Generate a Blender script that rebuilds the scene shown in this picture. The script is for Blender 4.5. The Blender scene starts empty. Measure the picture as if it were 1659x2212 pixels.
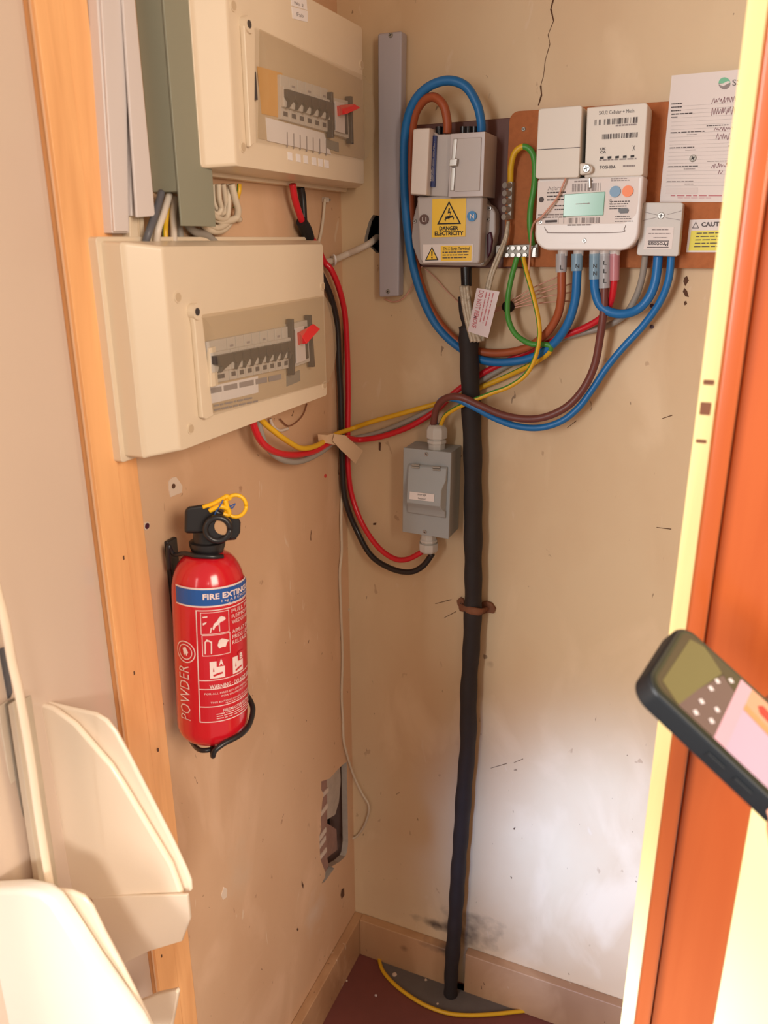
import bpy, bmesh, math, random
from mathutils import Vector, Matrix, noise
from mathutils.geometry import tessellate_polygon
random.seed(7)
S = bpy.context.scene
COL = S.collection
PI = math.pi

# ------------------------------------------------------------------ camera
FPX, CX, CY = 1720.0, 829.5, 1106.0
dn = Vector((22.5, 5020, FPX)).normalized()
ey = Vector((771, -602, FPX)); ey = (ey - dn*ey.dot(dn)).normalized()
ez = -dn
ex = ey.cross(ez)
CAM = Vector((0.5812, -1.2000, 1.4500))
def ray(px, py):
    c = Vector((px-CX, py-CY, FPX))
    return Vector((ex.dot(c), ey.dot(c), ez.dot(c))).normalized()
def camdir(x, y, z):
    c = Vector((x, y, z)); return Vector((ex.dot(c), ey.dot(c), ez.dot(c)))
r0 = ray(769, 2041); CAM = -r0*(1.45/-r0.z)
cd = bpy.data.cameras.new('camera'); cam = bpy.data.objects.new('camera', cd); COL.objects.link(cam)
cr, cdn, cf = camdir(1,0,0), camdir(0,1,0), camdir(0,0,1)
M = Matrix((( cr.x, -cdn.x, -cf.x, CAM.x), (cr.y, -cdn.y, -cf.y, CAM.y), (cr.z, -cdn.z, -cf.z, CAM.z), (0,0,0,1)))
cam.matrix_world = M
cd.sensor_fit = 'VERTICAL'; cd.sensor_height = 36.0; cd.lens = FPX/2212*36
cd.clip_start = 0.01
cd.dof.use_dof = True; cd.dof.focus_distance = 1.15; cd.dof.aperture_fstop = 6.0
S.camera = cam
S.view_settings.view_transform = 'Standard'; S.view_settings.look = 'None'
S.view_settings.gamma = 1.0; S.view_settings.use_curve_mapping = False
S.view_settings.exposure = 0.18

# ------------------------------------------------------------------ light
w = bpy.data.worlds.new('world'); S.world = w; w.use_nodes = True
bg = w.node_tree.nodes['Background']; bg.inputs[0].default_value = (1.0, 0.82, 0.68, 1); bg.inputs[1].default_value = 0.42
def area(name, loc, target, size, power, col, sy=None):
    l = bpy.data.lights.new(name, 'AREA'); l.energy = power; l.color = col; l.size = size
    if sy: l.shape = 'RECTANGLE'; l.size_y = sy
    o = bpy.data.objects.new(name, l); COL.objects.link(o); o.location = loc
    o.rotation_euler = (Vector(target)-Vector(loc)).to_track_quat('-Z', 'Y').to_euler()
    return o
area('window_daylight', (-0.55, -3.0, 1.70), (0.5, 0, 1.0), 0.9, 76, (1.0, 0.975, 0.95), 1.3)
area('room_lamp', (1.6, -1.5, 1.85), (0.0, -0.6, 1.2), 0.7, 24, (1.0, 0.84, 0.69))
sp = bpy.data.lights.new('sky_gap_daylight', 'SPOT'); sp.energy = 620; sp.color = (0.32, 0.52, 1.0)
sp.spot_size = math.radians(14); sp.spot_blend = 1.0; sp.shadow_soft_size = 0.12
so = bpy.data.objects.new('sky_gap_daylight', sp); COL.objects.link(so); so.location = (0.30, -2.6, 1.55)
so.rotation_euler = (Vector((0.53, 0, 0.36))-so.location).to_track_quat('-Z', 'Y').to_euler()

s2 = bpy.data.lights.new('rack_fill_spot', 'SPOT'); s2.energy = 95; s2.color = (1.0, 0.95, 0.88)  # added fill spot, aimed only to brighten the leaflet rack
s2.spot_size = math.radians(26); s2.spot_blend = 1.0; s2.shadow_soft_size = 0.15
o2 = bpy.data.objects.new('rack_fill_spot', s2); COL.objects.link(o2); o2.location = (1.3, -2.3, 1.7)
o2.rotation_euler = (Vector((0.02, -0.86, 0.66))-o2.location).to_track_quat('-Z', 'Y').to_euler()

# ------------------------------------------------------------------ materials
def lin(c):
    return tuple(((v/255)/12.92 if v/255 <= 0.04045 else (((v/255)+0.055)/1.055)**2.4) for v in c)
MATS = {}
def mat(name, rgb, rough=0.5, metal=0.0, var=0.06, scale=25, bump=0.0, coat=0.0, alpha=None, trans=0.0, spec=0.5, emit=0.0, stretch=None, bscale=None):
    m = bpy.data.materials.new(name); m.use_nodes = True; nt = m.node_tree; N = nt.nodes; LK = nt.links
    p = N['Principled BSDF']; c = lin(rgb)
    tc = N.new('ShaderNodeTexCoord'); mp = N.new('ShaderNodeMapping'); LK.new(tc.outputs['Object'], mp.inputs[0])
    if stretch: mp.inputs['Scale'].default_value = stretch
    nz = N.new('ShaderNodeTexNoise'); nz.inputs['Scale'].default_value = scale; nz.inputs['Detail'].default_value = 5
    LK.new(mp.outputs[0], nz.inputs['Vector'])
    mx = N.new('ShaderNodeMix'); mx.data_type = 'RGBA'
    mx.inputs[6].default_value = (*[v*(1-var) for v in c], 1); mx.inputs[7].default_value = (*[min(1, v*(1+var)) for v in c], 1)
    LK.new(nz.outputs[0], mx.inputs[0]); LK.new(mx.outputs[2], p.inputs['Base Color'])
    p.inputs['Roughness'].default_value = rough; p.inputs['Metallic'].default_value = metal
    p.inputs['Specular IOR Level'].default_value = spec
    if coat: p.inputs['Coat Weight'].default_value = coat; p.inputs['Coat Roughness'].default_value = 0.15
    if bump:
        b = N.new('ShaderNodeBump'); b.inputs['Strength'].default_value = bump; b.inputs['Distance'].default_value = 0.002
        if bscale:
            n2 = N.new('ShaderNodeTexNoise'); n2.inputs['Scale'].default_value = bscale; LK.new(mp.outputs[0], n2.inputs['Vector']); LK.new(n2.outputs[0], b.inputs['Height'])
        else: LK.new(nz.outputs[0], b.inputs['Height'])
        LK.new(b.outputs[0], p.inputs['Normal'])
    if trans: p.inputs['Transmission Weight'].default_value = trans
    if alpha is not None: p.inputs['Alpha'].default_value = alpha
    if emit:
        LK.new(mx.outputs[2], p.inputs['Emission Color']); p.inputs['Emission Strength'].default_value = emit
    MATS[name] = m; m['mx'] = 1
    return m
def ramp(N, LK, src, p0, p1, c0=(0,0,0,1), c1=(1,1,1,1)):
    r = N.new('ShaderNodeValToRGB'); r.color_ramp.elements[0].position = p0; r.color_ramp.elements[1].position = p1
    r.color_ramp.elements[0].color = c0; r.color_ramp.elements[1].color = c1; LK.new(src, r.inputs[0]); return r.outputs[0]
def wallmat(name, rgb, dirt, blotch, blobs=(), spk=1.0):
    """cream paint with blotchy stains, dark flecks, pale scuffs and given soot and other tinted patches (world metres)"""
    m = bpy.data.materials.new(name); m.use_nodes = True; nt = m.node_tree; N = nt.nodes; LK = nt.links
    p = N['Principled BSDF']; g = N.new('ShaderNodeNewGeometry'); pos = g.outputs['Position']
    def nz(s, d=6, st=(1,1,1), dist=0.0):
        mp = N.new('ShaderNodeMapping'); mp.inputs['Scale'].default_value = st; LK.new(pos, mp.inputs[0])
        n = N.new('ShaderNodeTexNoise'); n.inputs['Scale'].default_value = s; n.inputs['Detail'].default_value = d
        n.inputs['Distortion'].default_value = dist; LK.new(mp.outputs[0], n.inputs['Vector']); return n.outputs[0]
    def mix(a, b, f, sc=1.0):
        x = N.new('ShaderNodeMix'); x.data_type = 'RGBA'
        if sc != 1.0:
            mm = N.new('ShaderNodeMath'); mm.operation = 'MULTIPLY'; mm.inputs[1].default_value = sc; LK.new(f, mm.inputs[0]); f = mm.outputs[0]
        LK.new(f, x.inputs[0])
        for s, v in ((6, a), (7, b)):
            if isinstance(v, tuple): x.inputs[s].default_value = (*v, 1)
            else: LK.new(v, x.inputs[s])
        return x.outputs[2]
    base = lin(rgb)
    c = mix(base, lin(blotch), ramp(N, LK, nz(3.2, 5, (1,1,.6)), .40, .70), .8)
    c = mix(c, lin((min(255,rgb[0]+14), min(255,rgb[1]+14), min(255,rgb[2]+16))), ramp(N, LK, nz(9, 5, (1,1,.5), .6), .55, .68), .5)
    c = mix(c, lin(dirt), ramp(N, LK, nz(46, 3, (1,1,.55), .4), .705, .735), .55*spk)
    c = mix(c, lin((96,62,44)), ramp(N, LK, nz(85, 2, (1,1,.5), .8), .745, .765), .8*spk)
    c = mix(c, lin((225,205,180)), ramp(N, LK, nz(30, 3, (1,1,.35), 1.2), .70, .74), .5*spk)
    for (bx, by, bz, rx, rz, col, st) in blobs:
        mp = N.new('ShaderNodeMapping'); mp.vector_type = 'POINT'; LK.new(pos, mp.inputs[0])
        ax = rx
        mp.inputs['Scale'].default_value = (1/ax, 1/ax, 1/rz); mp.inputs['Location'].default_value = (-bx/ax, -by/ax, -bz/rz)
        ln = N.new('ShaderNodeVectorMath'); ln.operation = 'LENGTH'; LK.new(mp.outputs[0], ln.inputs[0])
        ad = N.new('ShaderNodeMath'); ad.operation = 'MULTIPLY_ADD'; LK.new(nz(24, 5), ad.inputs[0]); ad.inputs[1].default_value = 1.1; LK.new(ln.outputs['Value'], ad.inputs[2])
        c = mix(c, lin(col), ramp(N, LK, ad.outputs[0], .55, 1.5, (1,1,1,1), (0,0,0,1)), st)
    LK.new(c, p.inputs['Base Color']); p.inputs['Roughness'].default_value = .55
    b = N.new('ShaderNodeBump'); b.inputs['Strength'].default_value = .35; b.inputs['Distance'].default_value = .003
    LK.new(nz(14, 7, (1,1,.7)), b.inputs['Height']); LK.new(b.outputs[0], p.inputs['Normal'])
    MATS[name] = m; return m

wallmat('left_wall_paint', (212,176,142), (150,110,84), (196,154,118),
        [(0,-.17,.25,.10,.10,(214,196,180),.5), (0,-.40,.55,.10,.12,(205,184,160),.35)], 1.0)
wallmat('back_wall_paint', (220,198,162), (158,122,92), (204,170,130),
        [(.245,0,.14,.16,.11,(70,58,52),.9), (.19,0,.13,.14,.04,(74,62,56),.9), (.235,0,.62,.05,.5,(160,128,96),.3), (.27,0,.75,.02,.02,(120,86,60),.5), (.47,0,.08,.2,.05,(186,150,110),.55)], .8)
mat('greige_gloss_panel', (212,190,172), .16, var=.04, scale=4, coat=.6)
def wood(name, rgb, dark, rough, st=(14,14,1.2), coat=.0, f=.5, glow=None):
    m = mat(name, rgb, rough, var=0, scale=3, stretch=st, coat=coat, bump=.12)
    N = m.node_tree.nodes; LK = m.node_tree.links
    mx = [n for n in N if n.bl_idname == 'ShaderNodeMix'][0]; nzn = [n for n in N if n.bl_idname == 'ShaderNodeTexNoise'][0]
    nzn.inputs['Distortion'].default_value = .8
    r = ramp(N, LK, nzn.outputs[0], .38, .75); LK.new(r, mx.inputs[0])
    mx.inputs[6].default_value = (*lin(rgb), 1); mx.inputs[7].default_value = (*[a*(1-f)+b*f for a, b in zip(lin(rgb), lin(dark))], 1)
wood('painted_pine', (248,188,128), (206,140,88), .5)
wood('cream_edge', (250,228,160), (226,196,130), .6)
wood('varnished_wood', (178,86,38), (160,68,24), .32, coat=.35)
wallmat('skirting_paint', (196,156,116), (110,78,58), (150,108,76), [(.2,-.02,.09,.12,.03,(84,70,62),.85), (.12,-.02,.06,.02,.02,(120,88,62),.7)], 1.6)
mat('pale_yellow_wall', (246,236,170), .6, var=.02, scale=3)
mat('red_floor', (118,66,60), .5, var=.3, scale=9, bump=.2)
mat('concrete', (104,98,94), .8, var=.15, scale=40, bump=.4)
mat('dark_hole', (20,16,16), .9)
mat('hole_brick', (150,116,104), .9, var=.2, scale=60, bump=.6)
mat('hole_mortar', (206,190,176), .9, var=.1, scale=60, bump=.6)
mat('plaster_grey', (176,164,152), .9, var=.15, scale=80, bump=.7)
mat('crack', (92,62,44), .9)
mat('board_beige', (224,206,180), .38, var=.02, coat=.1)
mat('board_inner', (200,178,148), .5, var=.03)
mat('white_plastic', (216,206,202), .4, var=.02)
mat('paper_white', (232,226,224), .7, var=.02)
mat('rack_plastic', (240,222,200), .28, var=.02, scale=5, coat=.2)
mat('rack_plastic_lit', (252,248,240), .35, var=.01)  # cream rack plastic with the strong light put into its colour
mat('steel_green', (142,142,124), .45, var=.05, scale=6)
mat('trunk_grey', (176,172,180), .45, var=.03, scale=10)
mat('breaker_grey', (196,188,178), .4)
mat('toggle_dark', (66,60,60), .35)
mat('ink', (84,78,80), .7); mat('ink_black', (28,26,28), .6); mat('ink_soft', (150,142,142), .7)
mat('red_plastic', (214,44,46), .35); mat('label_amber', (214,160,84), .6); mat('label_grey', (140,134,124), .6)
mat('clear_lid', (190,172,144), .12, alpha=.22, spec=.6)
mat('cable_red', (206,24,42), .33, coat=.2); mat('cable_black', (24,22,26), .35, coat=.2)
mat('cable_blue', (22,112,182), .4); mat('cable_brown', (166,84,48), .42); mat('cable_umber', (112,62,56), .42)
mat('cable_grey', (152,146,138), .45); mat('cable_green', (72,150,62), .42); mat('cable_yellow', (226,178,36), .42)
mat('cable_white', (214,202,188), .45); mat('cable_pale', (206,192,170), .5); mat('cable_dark_grey', (92,92,98), .45)
mat('supply_black', (38,33,34), .7, var=.4, scale=30, bump=.5); mat('gland_black', (20,20,26), .25)
mat('tape_black', (24,24,28), .55); mat('bitumen', (14,13,15), .5, bump=.6, scale=90)
mat('cutout_grey', (190,184,182), .4, var=.03); mat('cutout_light', (222,214,208), .42); mat('cutout_clear', (198,192,194), .2)
mat('disc_brown', (92,62,54), .4); mat('disc_blue', (30,130,200), .4); mat('purple_dark', (70,24,48), .4)
mat('warn_yellow', (248,204,38), .4, var=.01); mat('label_blue', (30,42,104), .4)
mat('metal', (180,178,174), .36, metal=.6, scale=60); mat('dull_metal', (160,156,148), .5, metal=.4, var=.2, scale=60)
mat('brown_board', (98,58,48), .55, var=.12, scale=30); mat('fibre_board', (176,106,62), .85, var=.2, scale=120, bump=.6)
mat('meter_white', (232,230,230), .35, var=.01); mat('hub_cream', (222,216,206), .45, var=.01); mat('lcd', (112,176,152), .2, var=.06, scale=20)
mat('button_blue', (108,150,186), .4); mat('button_orange', (244,128,52), .4)
mat('sleeve_clear', (196,200,206), .3, alpha=.72); mat('sleeve_blue', (150,186,208), .3, alpha=.75); mat('sleeve_pink', (214,150,160), .3, alpha=.75)
mat('isolator_grey', (204,202,198), .4, var=.02); mat('caution_yellow', (236,228,96), .6, var=.04)
mat('logo_green', (120,196,160), .6); mat('ink_red', (196,120,128), .7); mat('ink_violet', (150,112,120), .7)
mat('enclosure_grey', (162,168,170), .5, var=.03, scale=12); mat('gland_grey', (196,194,188), .4)
mat('ext_red', (206,26,40), .16, var=.03, coat=.5); mat('ext_label_red', (198,30,44), .3, var=.02); mat('ext_white', (236,214,208), .4)
mat('ext_blue', (34,86,160), .3); mat('ext_black', (36,34,36), .32); mat('ext_yellow', (248,190,28), .35)
mat('braid', (188,178,160), .5, metal=.35, var=.35, scale=160, bump=.9); mat('tag_clear', (226,212,216), .25, alpha=.82)
mat('masking_tape', (220,190,156), .7); mat('rust', (128,84,60), .85, var=.4, scale=60, bump=.6); mat('wire_pink', (214,160,140), .45)
mat('chip', (216,196,176), .85); mat('opening_tan', (186,146,108), .4); mat('phone_black', (26,32,38), .42); mat('phone_glass', (16,15,16), .12)
for n_, c_ in (('scr_olive',(98,88,54)),('scr_dark',(56,38,30)),('scr_mauve',(92,66,74)),('scr_pink',(196,150,174)),('scr_lilac',(184,152,184)),('scr_peach',(200,142,120)),('scr_orange',(206,132,92)),('scr_red',(176,24,36)),('scr_white',(214,204,216))):
    mat(n_, c_, .25, var=.03, scale=30, emit=.10)
mat('nail', (216,156,136), .35); mat('skin', (206,140,116), .5, var=.06, scale=60)
mat('leaf_tan', (186,170,150), .6, scale=60, var=.1); mat('leaf_grey', (150,138,124), .6, scale=60, var=.15); mat('leaf_pale', (214,198,178), .6)
mat('ceiling_paint', (196,160,116), .7)

# ------------------------------------------------------------------ builders
class Face:
    """wall coordinates: (u along the wall, v up, n out from the wall)"""
    def __init__(s, k): s.k = k
    def P(s, u, v, n=0): return Vector((n, u, v)) if s.k == 'L' else Vector((u, -n, v))
    def inv(s, px, py, n=0):
        r = ray(px, py)
        if s.k == 'L': q = CAM + r*((n-CAM.x)/r.x); return q.y, q.z
        q = CAM + r*((-n-CAM.y)/r.y); return q.x, q.z
L, B = Face('L'), Face('B')
def fl(px, py, z=0): r = ray(px, py); return CAM + r*((z-CAM.z)/r.z)
def pt(f, px, py, n): u, v = f.inv(px, py, n); return f.P(u, v, n)
class Quad:
    """a four-cornered area of a wall-parallel plane; a runs right, b runs down"""
    def __init__(s, f, n, tl, tr, br, bl):
        s.f = f; s.n = n; s.c = [Vector(f.inv(*q, n)) for q in (tl, tr, br, bl)]
    def P(s, a, b, n=None):
        tl, tr, br, bl = s.c
        q = (tl*(1-a)+tr*a)*(1-b) + (bl*(1-a)+br*a)*b
        return s.f.P(q.x, q.y, s.n if n is None else n)
class G:
    def __init__(s): s.v = []; s.f = []; s.m = []; s.mats = []
    def mi(s, m):
        if m not in s.mats: s.mats.append(m)
        return s.mats.index(m)
    def add(s, vs, fs, m):
        o = len(s.v); s.v += [Vector(x) for x in vs]; i = s.mi(m)
        for f in fs: s.f.append([o+k for k in f]); s.m.append(i)
    def build(s, name, parent=None, bevel=0, smooth=False, label=None, cat=None, group=None, kind=None, seg=2):
        me = bpy.data.meshes.new(name)
        if parent is not None: off = OFF[parent.name]
        else:
            xs = [v.x for v in s.v]; ys = [v.y for v in s.v]; zs = [v.z for v in s.v]
            off = Vector(((min(xs)+max(xs))/2, (min(ys)+max(ys))/2, min(zs)))
        me.from_pydata([v-off for v in s.v], [], s.f)
        for m in s.mats: me.materials.append(MATS[m])
        me.polygons.foreach_set('material_index', s.m)
        bm = bmesh.new(); bm.from_mesh(me)
        if not getattr(s, 'keep', False): bmesh.ops.remove_doubles(bm, verts=bm.verts, dist=1e-6)
        bmesh.ops.recalc_face_normals(bm, faces=bm.faces); bm.to_mesh(me); bm.free()
        if smooth:
            for p in me.polygons: p.use_smooth = True
            if smooth == 'auto':
                bm = bmesh.new(); bm.from_mesh(me)
                for e in bm.edges:
                    if len(e.link_faces) == 2 and e.calc_face_angle(0) > .6: e.smooth = False
                bm.to_mesh(me); bm.free()
        o = bpy.data.objects.new(name, me); COL.objects.link(o)
        if parent is not None: o.parent = parent
        else: o.location = off
        OFF[o.name] = off
        if bevel:
            b = o.modifiers.new('bevel', 'BEVEL'); b.width = bevel; b.segments = seg; b.limit_method = 'ANGLE'; b.angle_limit = .6
            if not smooth:
                for p in me.polygons: p.use_smooth = True
                wn = o.modifiers.new('wn', 'WEIGHTED_NORMAL'); wn.keep_sharp = True
        if label: o['label'] = label
        if cat: o['category'] = cat
        if group: o['group'] = group
        if kind: o['kind'] = kind
        return o
OFF = {}
def thing(name, label, cat, loc, group=None):
    o = bpy.data.objects.new(name, None); COL.objects.link(o); o.location = loc; o.empty_display_size = .02
    o['label'] = label; o['category'] = cat
    if group: o['group'] = group
    OFF[o.name] = Vector(loc); return o
BF = [(0,1,2,3),(7,6,5,4),(0,4,5,1),(1,5,6,2),(2,6,7,3),(3,7,4,0)]
def box(g, M, a0, a1, b0, b1, n0, n1, m):
    g.add([M.P(*c, n) for n in (n0, n1) for c in ((a0,b0),(a1,b0),(a1,b1),(a0,b1))], BF, m)
def wbox(g, x0, x1, y0, y1, z0, z1, m):
    g.add([(x, y, z) for z in (z0, z1) for x, y in ((x0,y0),(x1,y0),(x1,y1),(x0,y1))], BF, m)
def loft(g, rings, m, cap0=True, cap1=True):
    n = len(rings[0]); vs = [p for r in rings for p in r]; fs = []
    for i in range(len(rings)-1):
        for j in range(n): fs.append((i*n+j, i*n+(j+1)%n, (i+1)*n+(j+1)%n, (i+1)*n+j))
    if cap0: fs.append(tuple(range(n))[::-1])
    if cap1: fs.append(tuple((len(rings)-1)*n+j for j in range(n)))
    g.add(vs, fs, m)
def prism(g, M, poly, n0, n1, m): loft(g, [[M.P(a, b, n0) for a, b in poly], [M.P(a, b, n1) for a, b in poly]], m)
def ppoly(g, f, px, n0, n1, m, ni=None):
    prism(g, f, [f.inv(x, y, n1 if ni is None else ni) for x, y in px], n0, n1, m)
def pbox(g, f, tl, br, n0, n1, m):
    u0, v1 = f.inv(*tl, n1); u1, v0 = f.inv(*br, n1); box(g, f, u0, u1, v0, v1, n0, n1, m); return u0, u1, v0, v1
def rrect(u0, u1, v0, v1, r, k=5, cor=(1,1,1,1)):
    out = []
    for i, (cx, cy, a) in enumerate(((u1-r, v1-r, 0), (u0+r, v1-r, PI/2), (u0+r, v0+r, PI), (u1-r, v0+r, 1.5*PI))):
        if cor[i]: out += [(cx+r*math.cos(a+PI/2*j/k), cy+r*math.sin(a+PI/2*j/k)) for j in range(k+1)]
        else: out.append(((u1, v1), (u0, v1), (u0, v0), (u1, v0))[i])
    return out
def frame_for(d):
    d = d.normalized(); a = Vector((0,0,1)) if abs(d.z) < .9 else Vector((1,0,0)); x = d.cross(a).normalized(); return x, d.cross(x)
def cyl(g, p0, p1, r0, r1=None, m='metal', n=16, caps=True):
    p0, p1 = Vector(p0), Vector(p1); x, y = frame_for(p1-p0); r1 = r0 if r1 is None else r1
    loft(g, [[p+(x*math.cos(2*PI*j/n)+y*math.sin(2*PI*j/n))*r for j in range(n)] for p, r in ((p0, r0), (p1, r1))], m, caps, caps)
def lathe(g, p0, ax, prof, m, n=28):
    x, y = frame_for(ax); ax = ax.normalized()
    loft(g, [[p0+ax*h+(x*math.cos(2*PI*j/n)+y*math.sin(2*PI*j/n))*max(r, 1e-5) for j in range(n)] for h, r in prof], m)
def crom(P, k=8):
    P = [Vector(p) for p in P]; out = []
    for i in range(len(P)-1):
        a, b, c, d = P[max(i-1,0)], P[i], P[i+1], P[min(i+2, len(P)-1)]
        for j in range(k):
            t = j/k
            out.append(.5*((2*b)+(c-a)*t+(2*a-5*b+4*c-d)*t*t+(3*b-3*c+d-a)*t**3))
    out.append(P[-1]); return out
def tube(g, P, r, m, n=12, k=8, stripe=None, frac=None, twist=0.0, ph=0.0, rad=None, flat=1.0, smoothp=True):
    Q = crom(P, k) if smoothp else [Vector(p) for p in P]; rings = []; x = None
    for i, q in enumerate(Q):
        d = (Q[min(i+1, len(Q)-1)]-Q[max(i-1, 0)]).normalized()
        if x is None: x, _ = frame_for(d)
        x = (x-d*x.dot(d)).normalized(); y = d.cross(x)
        rr = r if rad is None else rad(i/(len(Q)-1))
        rings.append([q+(x*math.cos(2*PI*j/n)+y*math.sin(2*PI*j/n)*flat)*rr for j in range(n)])
    o = len(g.f); loft(g, rings, m)
    if stripe:
        si = g.mi(stripe)
        for i in range(len(rings)-1):
            for j in range(n):
                a = ((j+ph+twist*i) % n)/n
                if a < (.4 if frac is None else frac(i/(len(rings)-1))): g.m[o+i*n+j] = si
def text_tris(s, bold=0.0):
    c = bpy.data.curves.new('t', 'FONT'); c.body = s; c.size = 1; c.resolution_u = 2; c.offset = bold
    o = bpy.data.objects.new('t', c); COL.objects.link(o)
    dg = bpy.context.evaluated_depsgraph_get(); dg.update(); me = bpy.data.meshes.new_from_object(o.evaluated_get(dg))
    v = [x.co.copy() for x in me.vertices]; f = [tuple(p.vertices) for p in me.polygons]
    bpy.data.objects.remove(o); bpy.data.curves.remove(c); bpy.data.meshes.remove(me); return v, f
def text(g, s, fn, m, bold=0.0, flip=False):
    """fn maps (a right, b down) in 0..1 to a world point"""
    v, f = text_tris(s, bold)
    if not v: return
    x0, x1 = min(p.x for p in v), max(p.x for p in v); y0, y1 = min(p.y for p in v), max(p.y for p in v)
    def k(p):
        a, b = (p.x-x0)/(x1-x0+1e-9), 1-(p.y-y0)/(y1-y0+1e-9)
        return fn(1-a, 1-b) if flip else fn(a, b)
    g.add([k(p) for p in v], f, m)
def qtext(g, s, f, n, quad, m, bold=.0, flip=False):
    q = Quad(f, n, *quad); text(g, s, lambda a, b: q.P(a, b), m, bold, flip)
def sheet(g, M, a0, a1, b0, b1, m, n=None): g.add([M.P(a0,b0,n), M.P(a1,b0,n), M.P(a1,b1,n), M.P(a0,b1,n)], [(0,1,2,3)], m)
def bars(g, M, a0, a1, b0, b1, n, m, cnt=26, seed=1):
    R = random.Random(seed); w = (a1-a0)/cnt
    for i in range(cnt):
        if R.random() < .72: ww = w*R.uniform(.3, .95); sheet(g, M, a0+i*w, a0+i*w+ww, b0, b1, m, n)
def words(g, M, a0, a1, b0, b1, n, m, rows=3, seed=1, fill=.55, ragged=.35):
    R = random.Random(seed); h = (b1-b0)/rows
    for r in range(rows):
        a = a0; e = a1-(a1-a0)*R.uniform(0, ragged)
        while a < e:
            w = (a1-a0)*R.uniform(.05, .2); sheet(g, M, a, min(a+w, e), b0+r*h, b0+(r+fill)*h, m, n); a += w+(a1-a0)*.025
def screw(f, u, v, n, r, parent, name='screw', m='metal', slot='ink_black', ang=.5, label=None):
    g = G(); p = f.P(u, v, n); q = f.P(u, v, n+r*.45); cyl(g, p, q, r, r*.8, m, 16)
    for a in (ang, ang+PI/2):
        c, s = math.cos(a)*r*.62, math.sin(a)*r*.62; c2, s2 = -s*.18, c*.18
        g.add([f.P(u-c-c2, v-s-s2, n+r*.47), f.P(u+c-c2, v+s-s2, n+r*.47), f.P(u+c+c2, v+s+s2, n+r*.47), f.P(u-c+c2, v-s+s2, n+r*.47)], [(0,1,2,3)], slot)
    return g.build(name, parent, smooth='auto', label=label)
def pscrew(f, px, py, n, r, parent, **k): u, v = f.inv(px, py, n); return screw(f, u, v, n, r, parent, **k)
def struct(g, name, **k): return g.build(name, kind='structure', **k)

# ------------------------------------------------------------------ room shell
def wall_with_holes(name, f, outer, holes, m):
    loops = [[Vector((u, v, 0)) for u, v in outer]] + [[Vector((u, v, 0)) for u, v in h] for h in holes]
    tr = tessellate_polygon(loops); flat = [p for l in loops for p in l]
    g = G(); g.add([f.P(p.x, p.y, 0) for p in flat], tr, m)
    for h in holes:   # broken edge of the plaster
        loft(g, [[f.P(u, v, 0) for u, v in h], [f.P(u, v, -.012) for u, v in h]], 'plaster_grey', False, False)
    return struct(g, name)
hole_l = [L.inv(x, y, 0) for x, y in ((749,1646),(740,1652),(728,1664),(712,1682),(694,1688),(694,1706),(699,1716),(696,1732),(693,1770),(694,1790),(690,1806),(691,1840),(692,1856),(698,1872),(703,1885),(702,1895),(695,1908),(700,1906),(708,1896),(722,1876),(716,1872),(733,1862),(746,1850),(749,1842),(752,1820))]
hole_l = [(min(u, -.002), v) for u, v in hole_l]
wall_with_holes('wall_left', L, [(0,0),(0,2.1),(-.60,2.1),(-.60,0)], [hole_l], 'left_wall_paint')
hole_b = [B.inv(x, y, 0) for x, y in ((806,464),(797,478),(792,496),(788,512),(787,524),(800,534),(812,546),(842,548),(842,470))]
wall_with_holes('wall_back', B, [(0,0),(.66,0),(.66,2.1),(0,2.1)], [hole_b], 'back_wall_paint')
g = G(); g.add([B.P(u, v, -.045) for u, v in hole_b], [tuple(range(len(hole_b)))], 'bitumen')
loft(g, [[B.P(u, v, -.012) for u, v in hole_b], [B.P(u, v, -.045) for u, v in hole_b]], 'bitumen', False, False); struct(g, 'trim_4')
# brick cavity behind the broken plaster
g = G()
uu = [p[0] for p in hole_l]; vv = [p[1] for p in hole_l]; u0, u1, v0, v1 = min(uu)-.01, .03, min(vv)-.02, max(vv)+.02
g.add([L.P(u0,v0,-.07), L.P(u1,v0,-.07), L.P(u1,v1,-.07), L.P(u0,v1,-.07)], [(0,1,2,3)], 'dark_hole')
loft(g, [[L.P(a,b,-.011) for a,b in ((u0,v0),(u1,v0),(u1,v1),(u0,v1))], [L.P(a,b,-.07) for a,b in ((u0,v0),(u1,v0),(u1,v1),(u0,v1))]], 'hole_brick', False, False)
q = [(694,1690),(712,1684),(713,1780),(712,1850),(716,1872),(700,1904),(690,1860),(690,1760)]
ppoly(g, L, q, -.03, -.006, 'hole_brick', 0)
for (x, y, s) in ((698,1712,10),(696,1752,15),(693,1806,17),(692,1824,17),(694,1846,14)):
    ppoly(g, L, [(x,y+7),(x+16,y-s),(x+16,y-s+9),(x,y+16)], -.03, -.004, 'hole_mortar', 0)
ppoly(g, L, [(712,1684),(742,1648),(744,1690),(740,1735),(732,1762),(716,1772),(712,1740)], -.03, -.008, 'plaster_grey', 0)
ppoly(g, L, [(713,1790),(730,1786),(748,1798),(750,1842),(716,1870)], -.05, -.022, 'hole_brick', 0)
struct(g, 'trim_5')
g = G(); wbox(g, -.1, .66, -1.4, .02, -.03, 0, 'red_floor'); struct(g, 'floor')
g = G(); wbox(g, -.02, .68, -.58, .02, 2.1, 2.13, 'ceiling_paint'); struct(g, 'ceiling')
g = G(); wbox(g, .66, .68, -.50, .02, 0, 2.1, 'left_wall_paint'); struct(g, 'wall_right')
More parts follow.
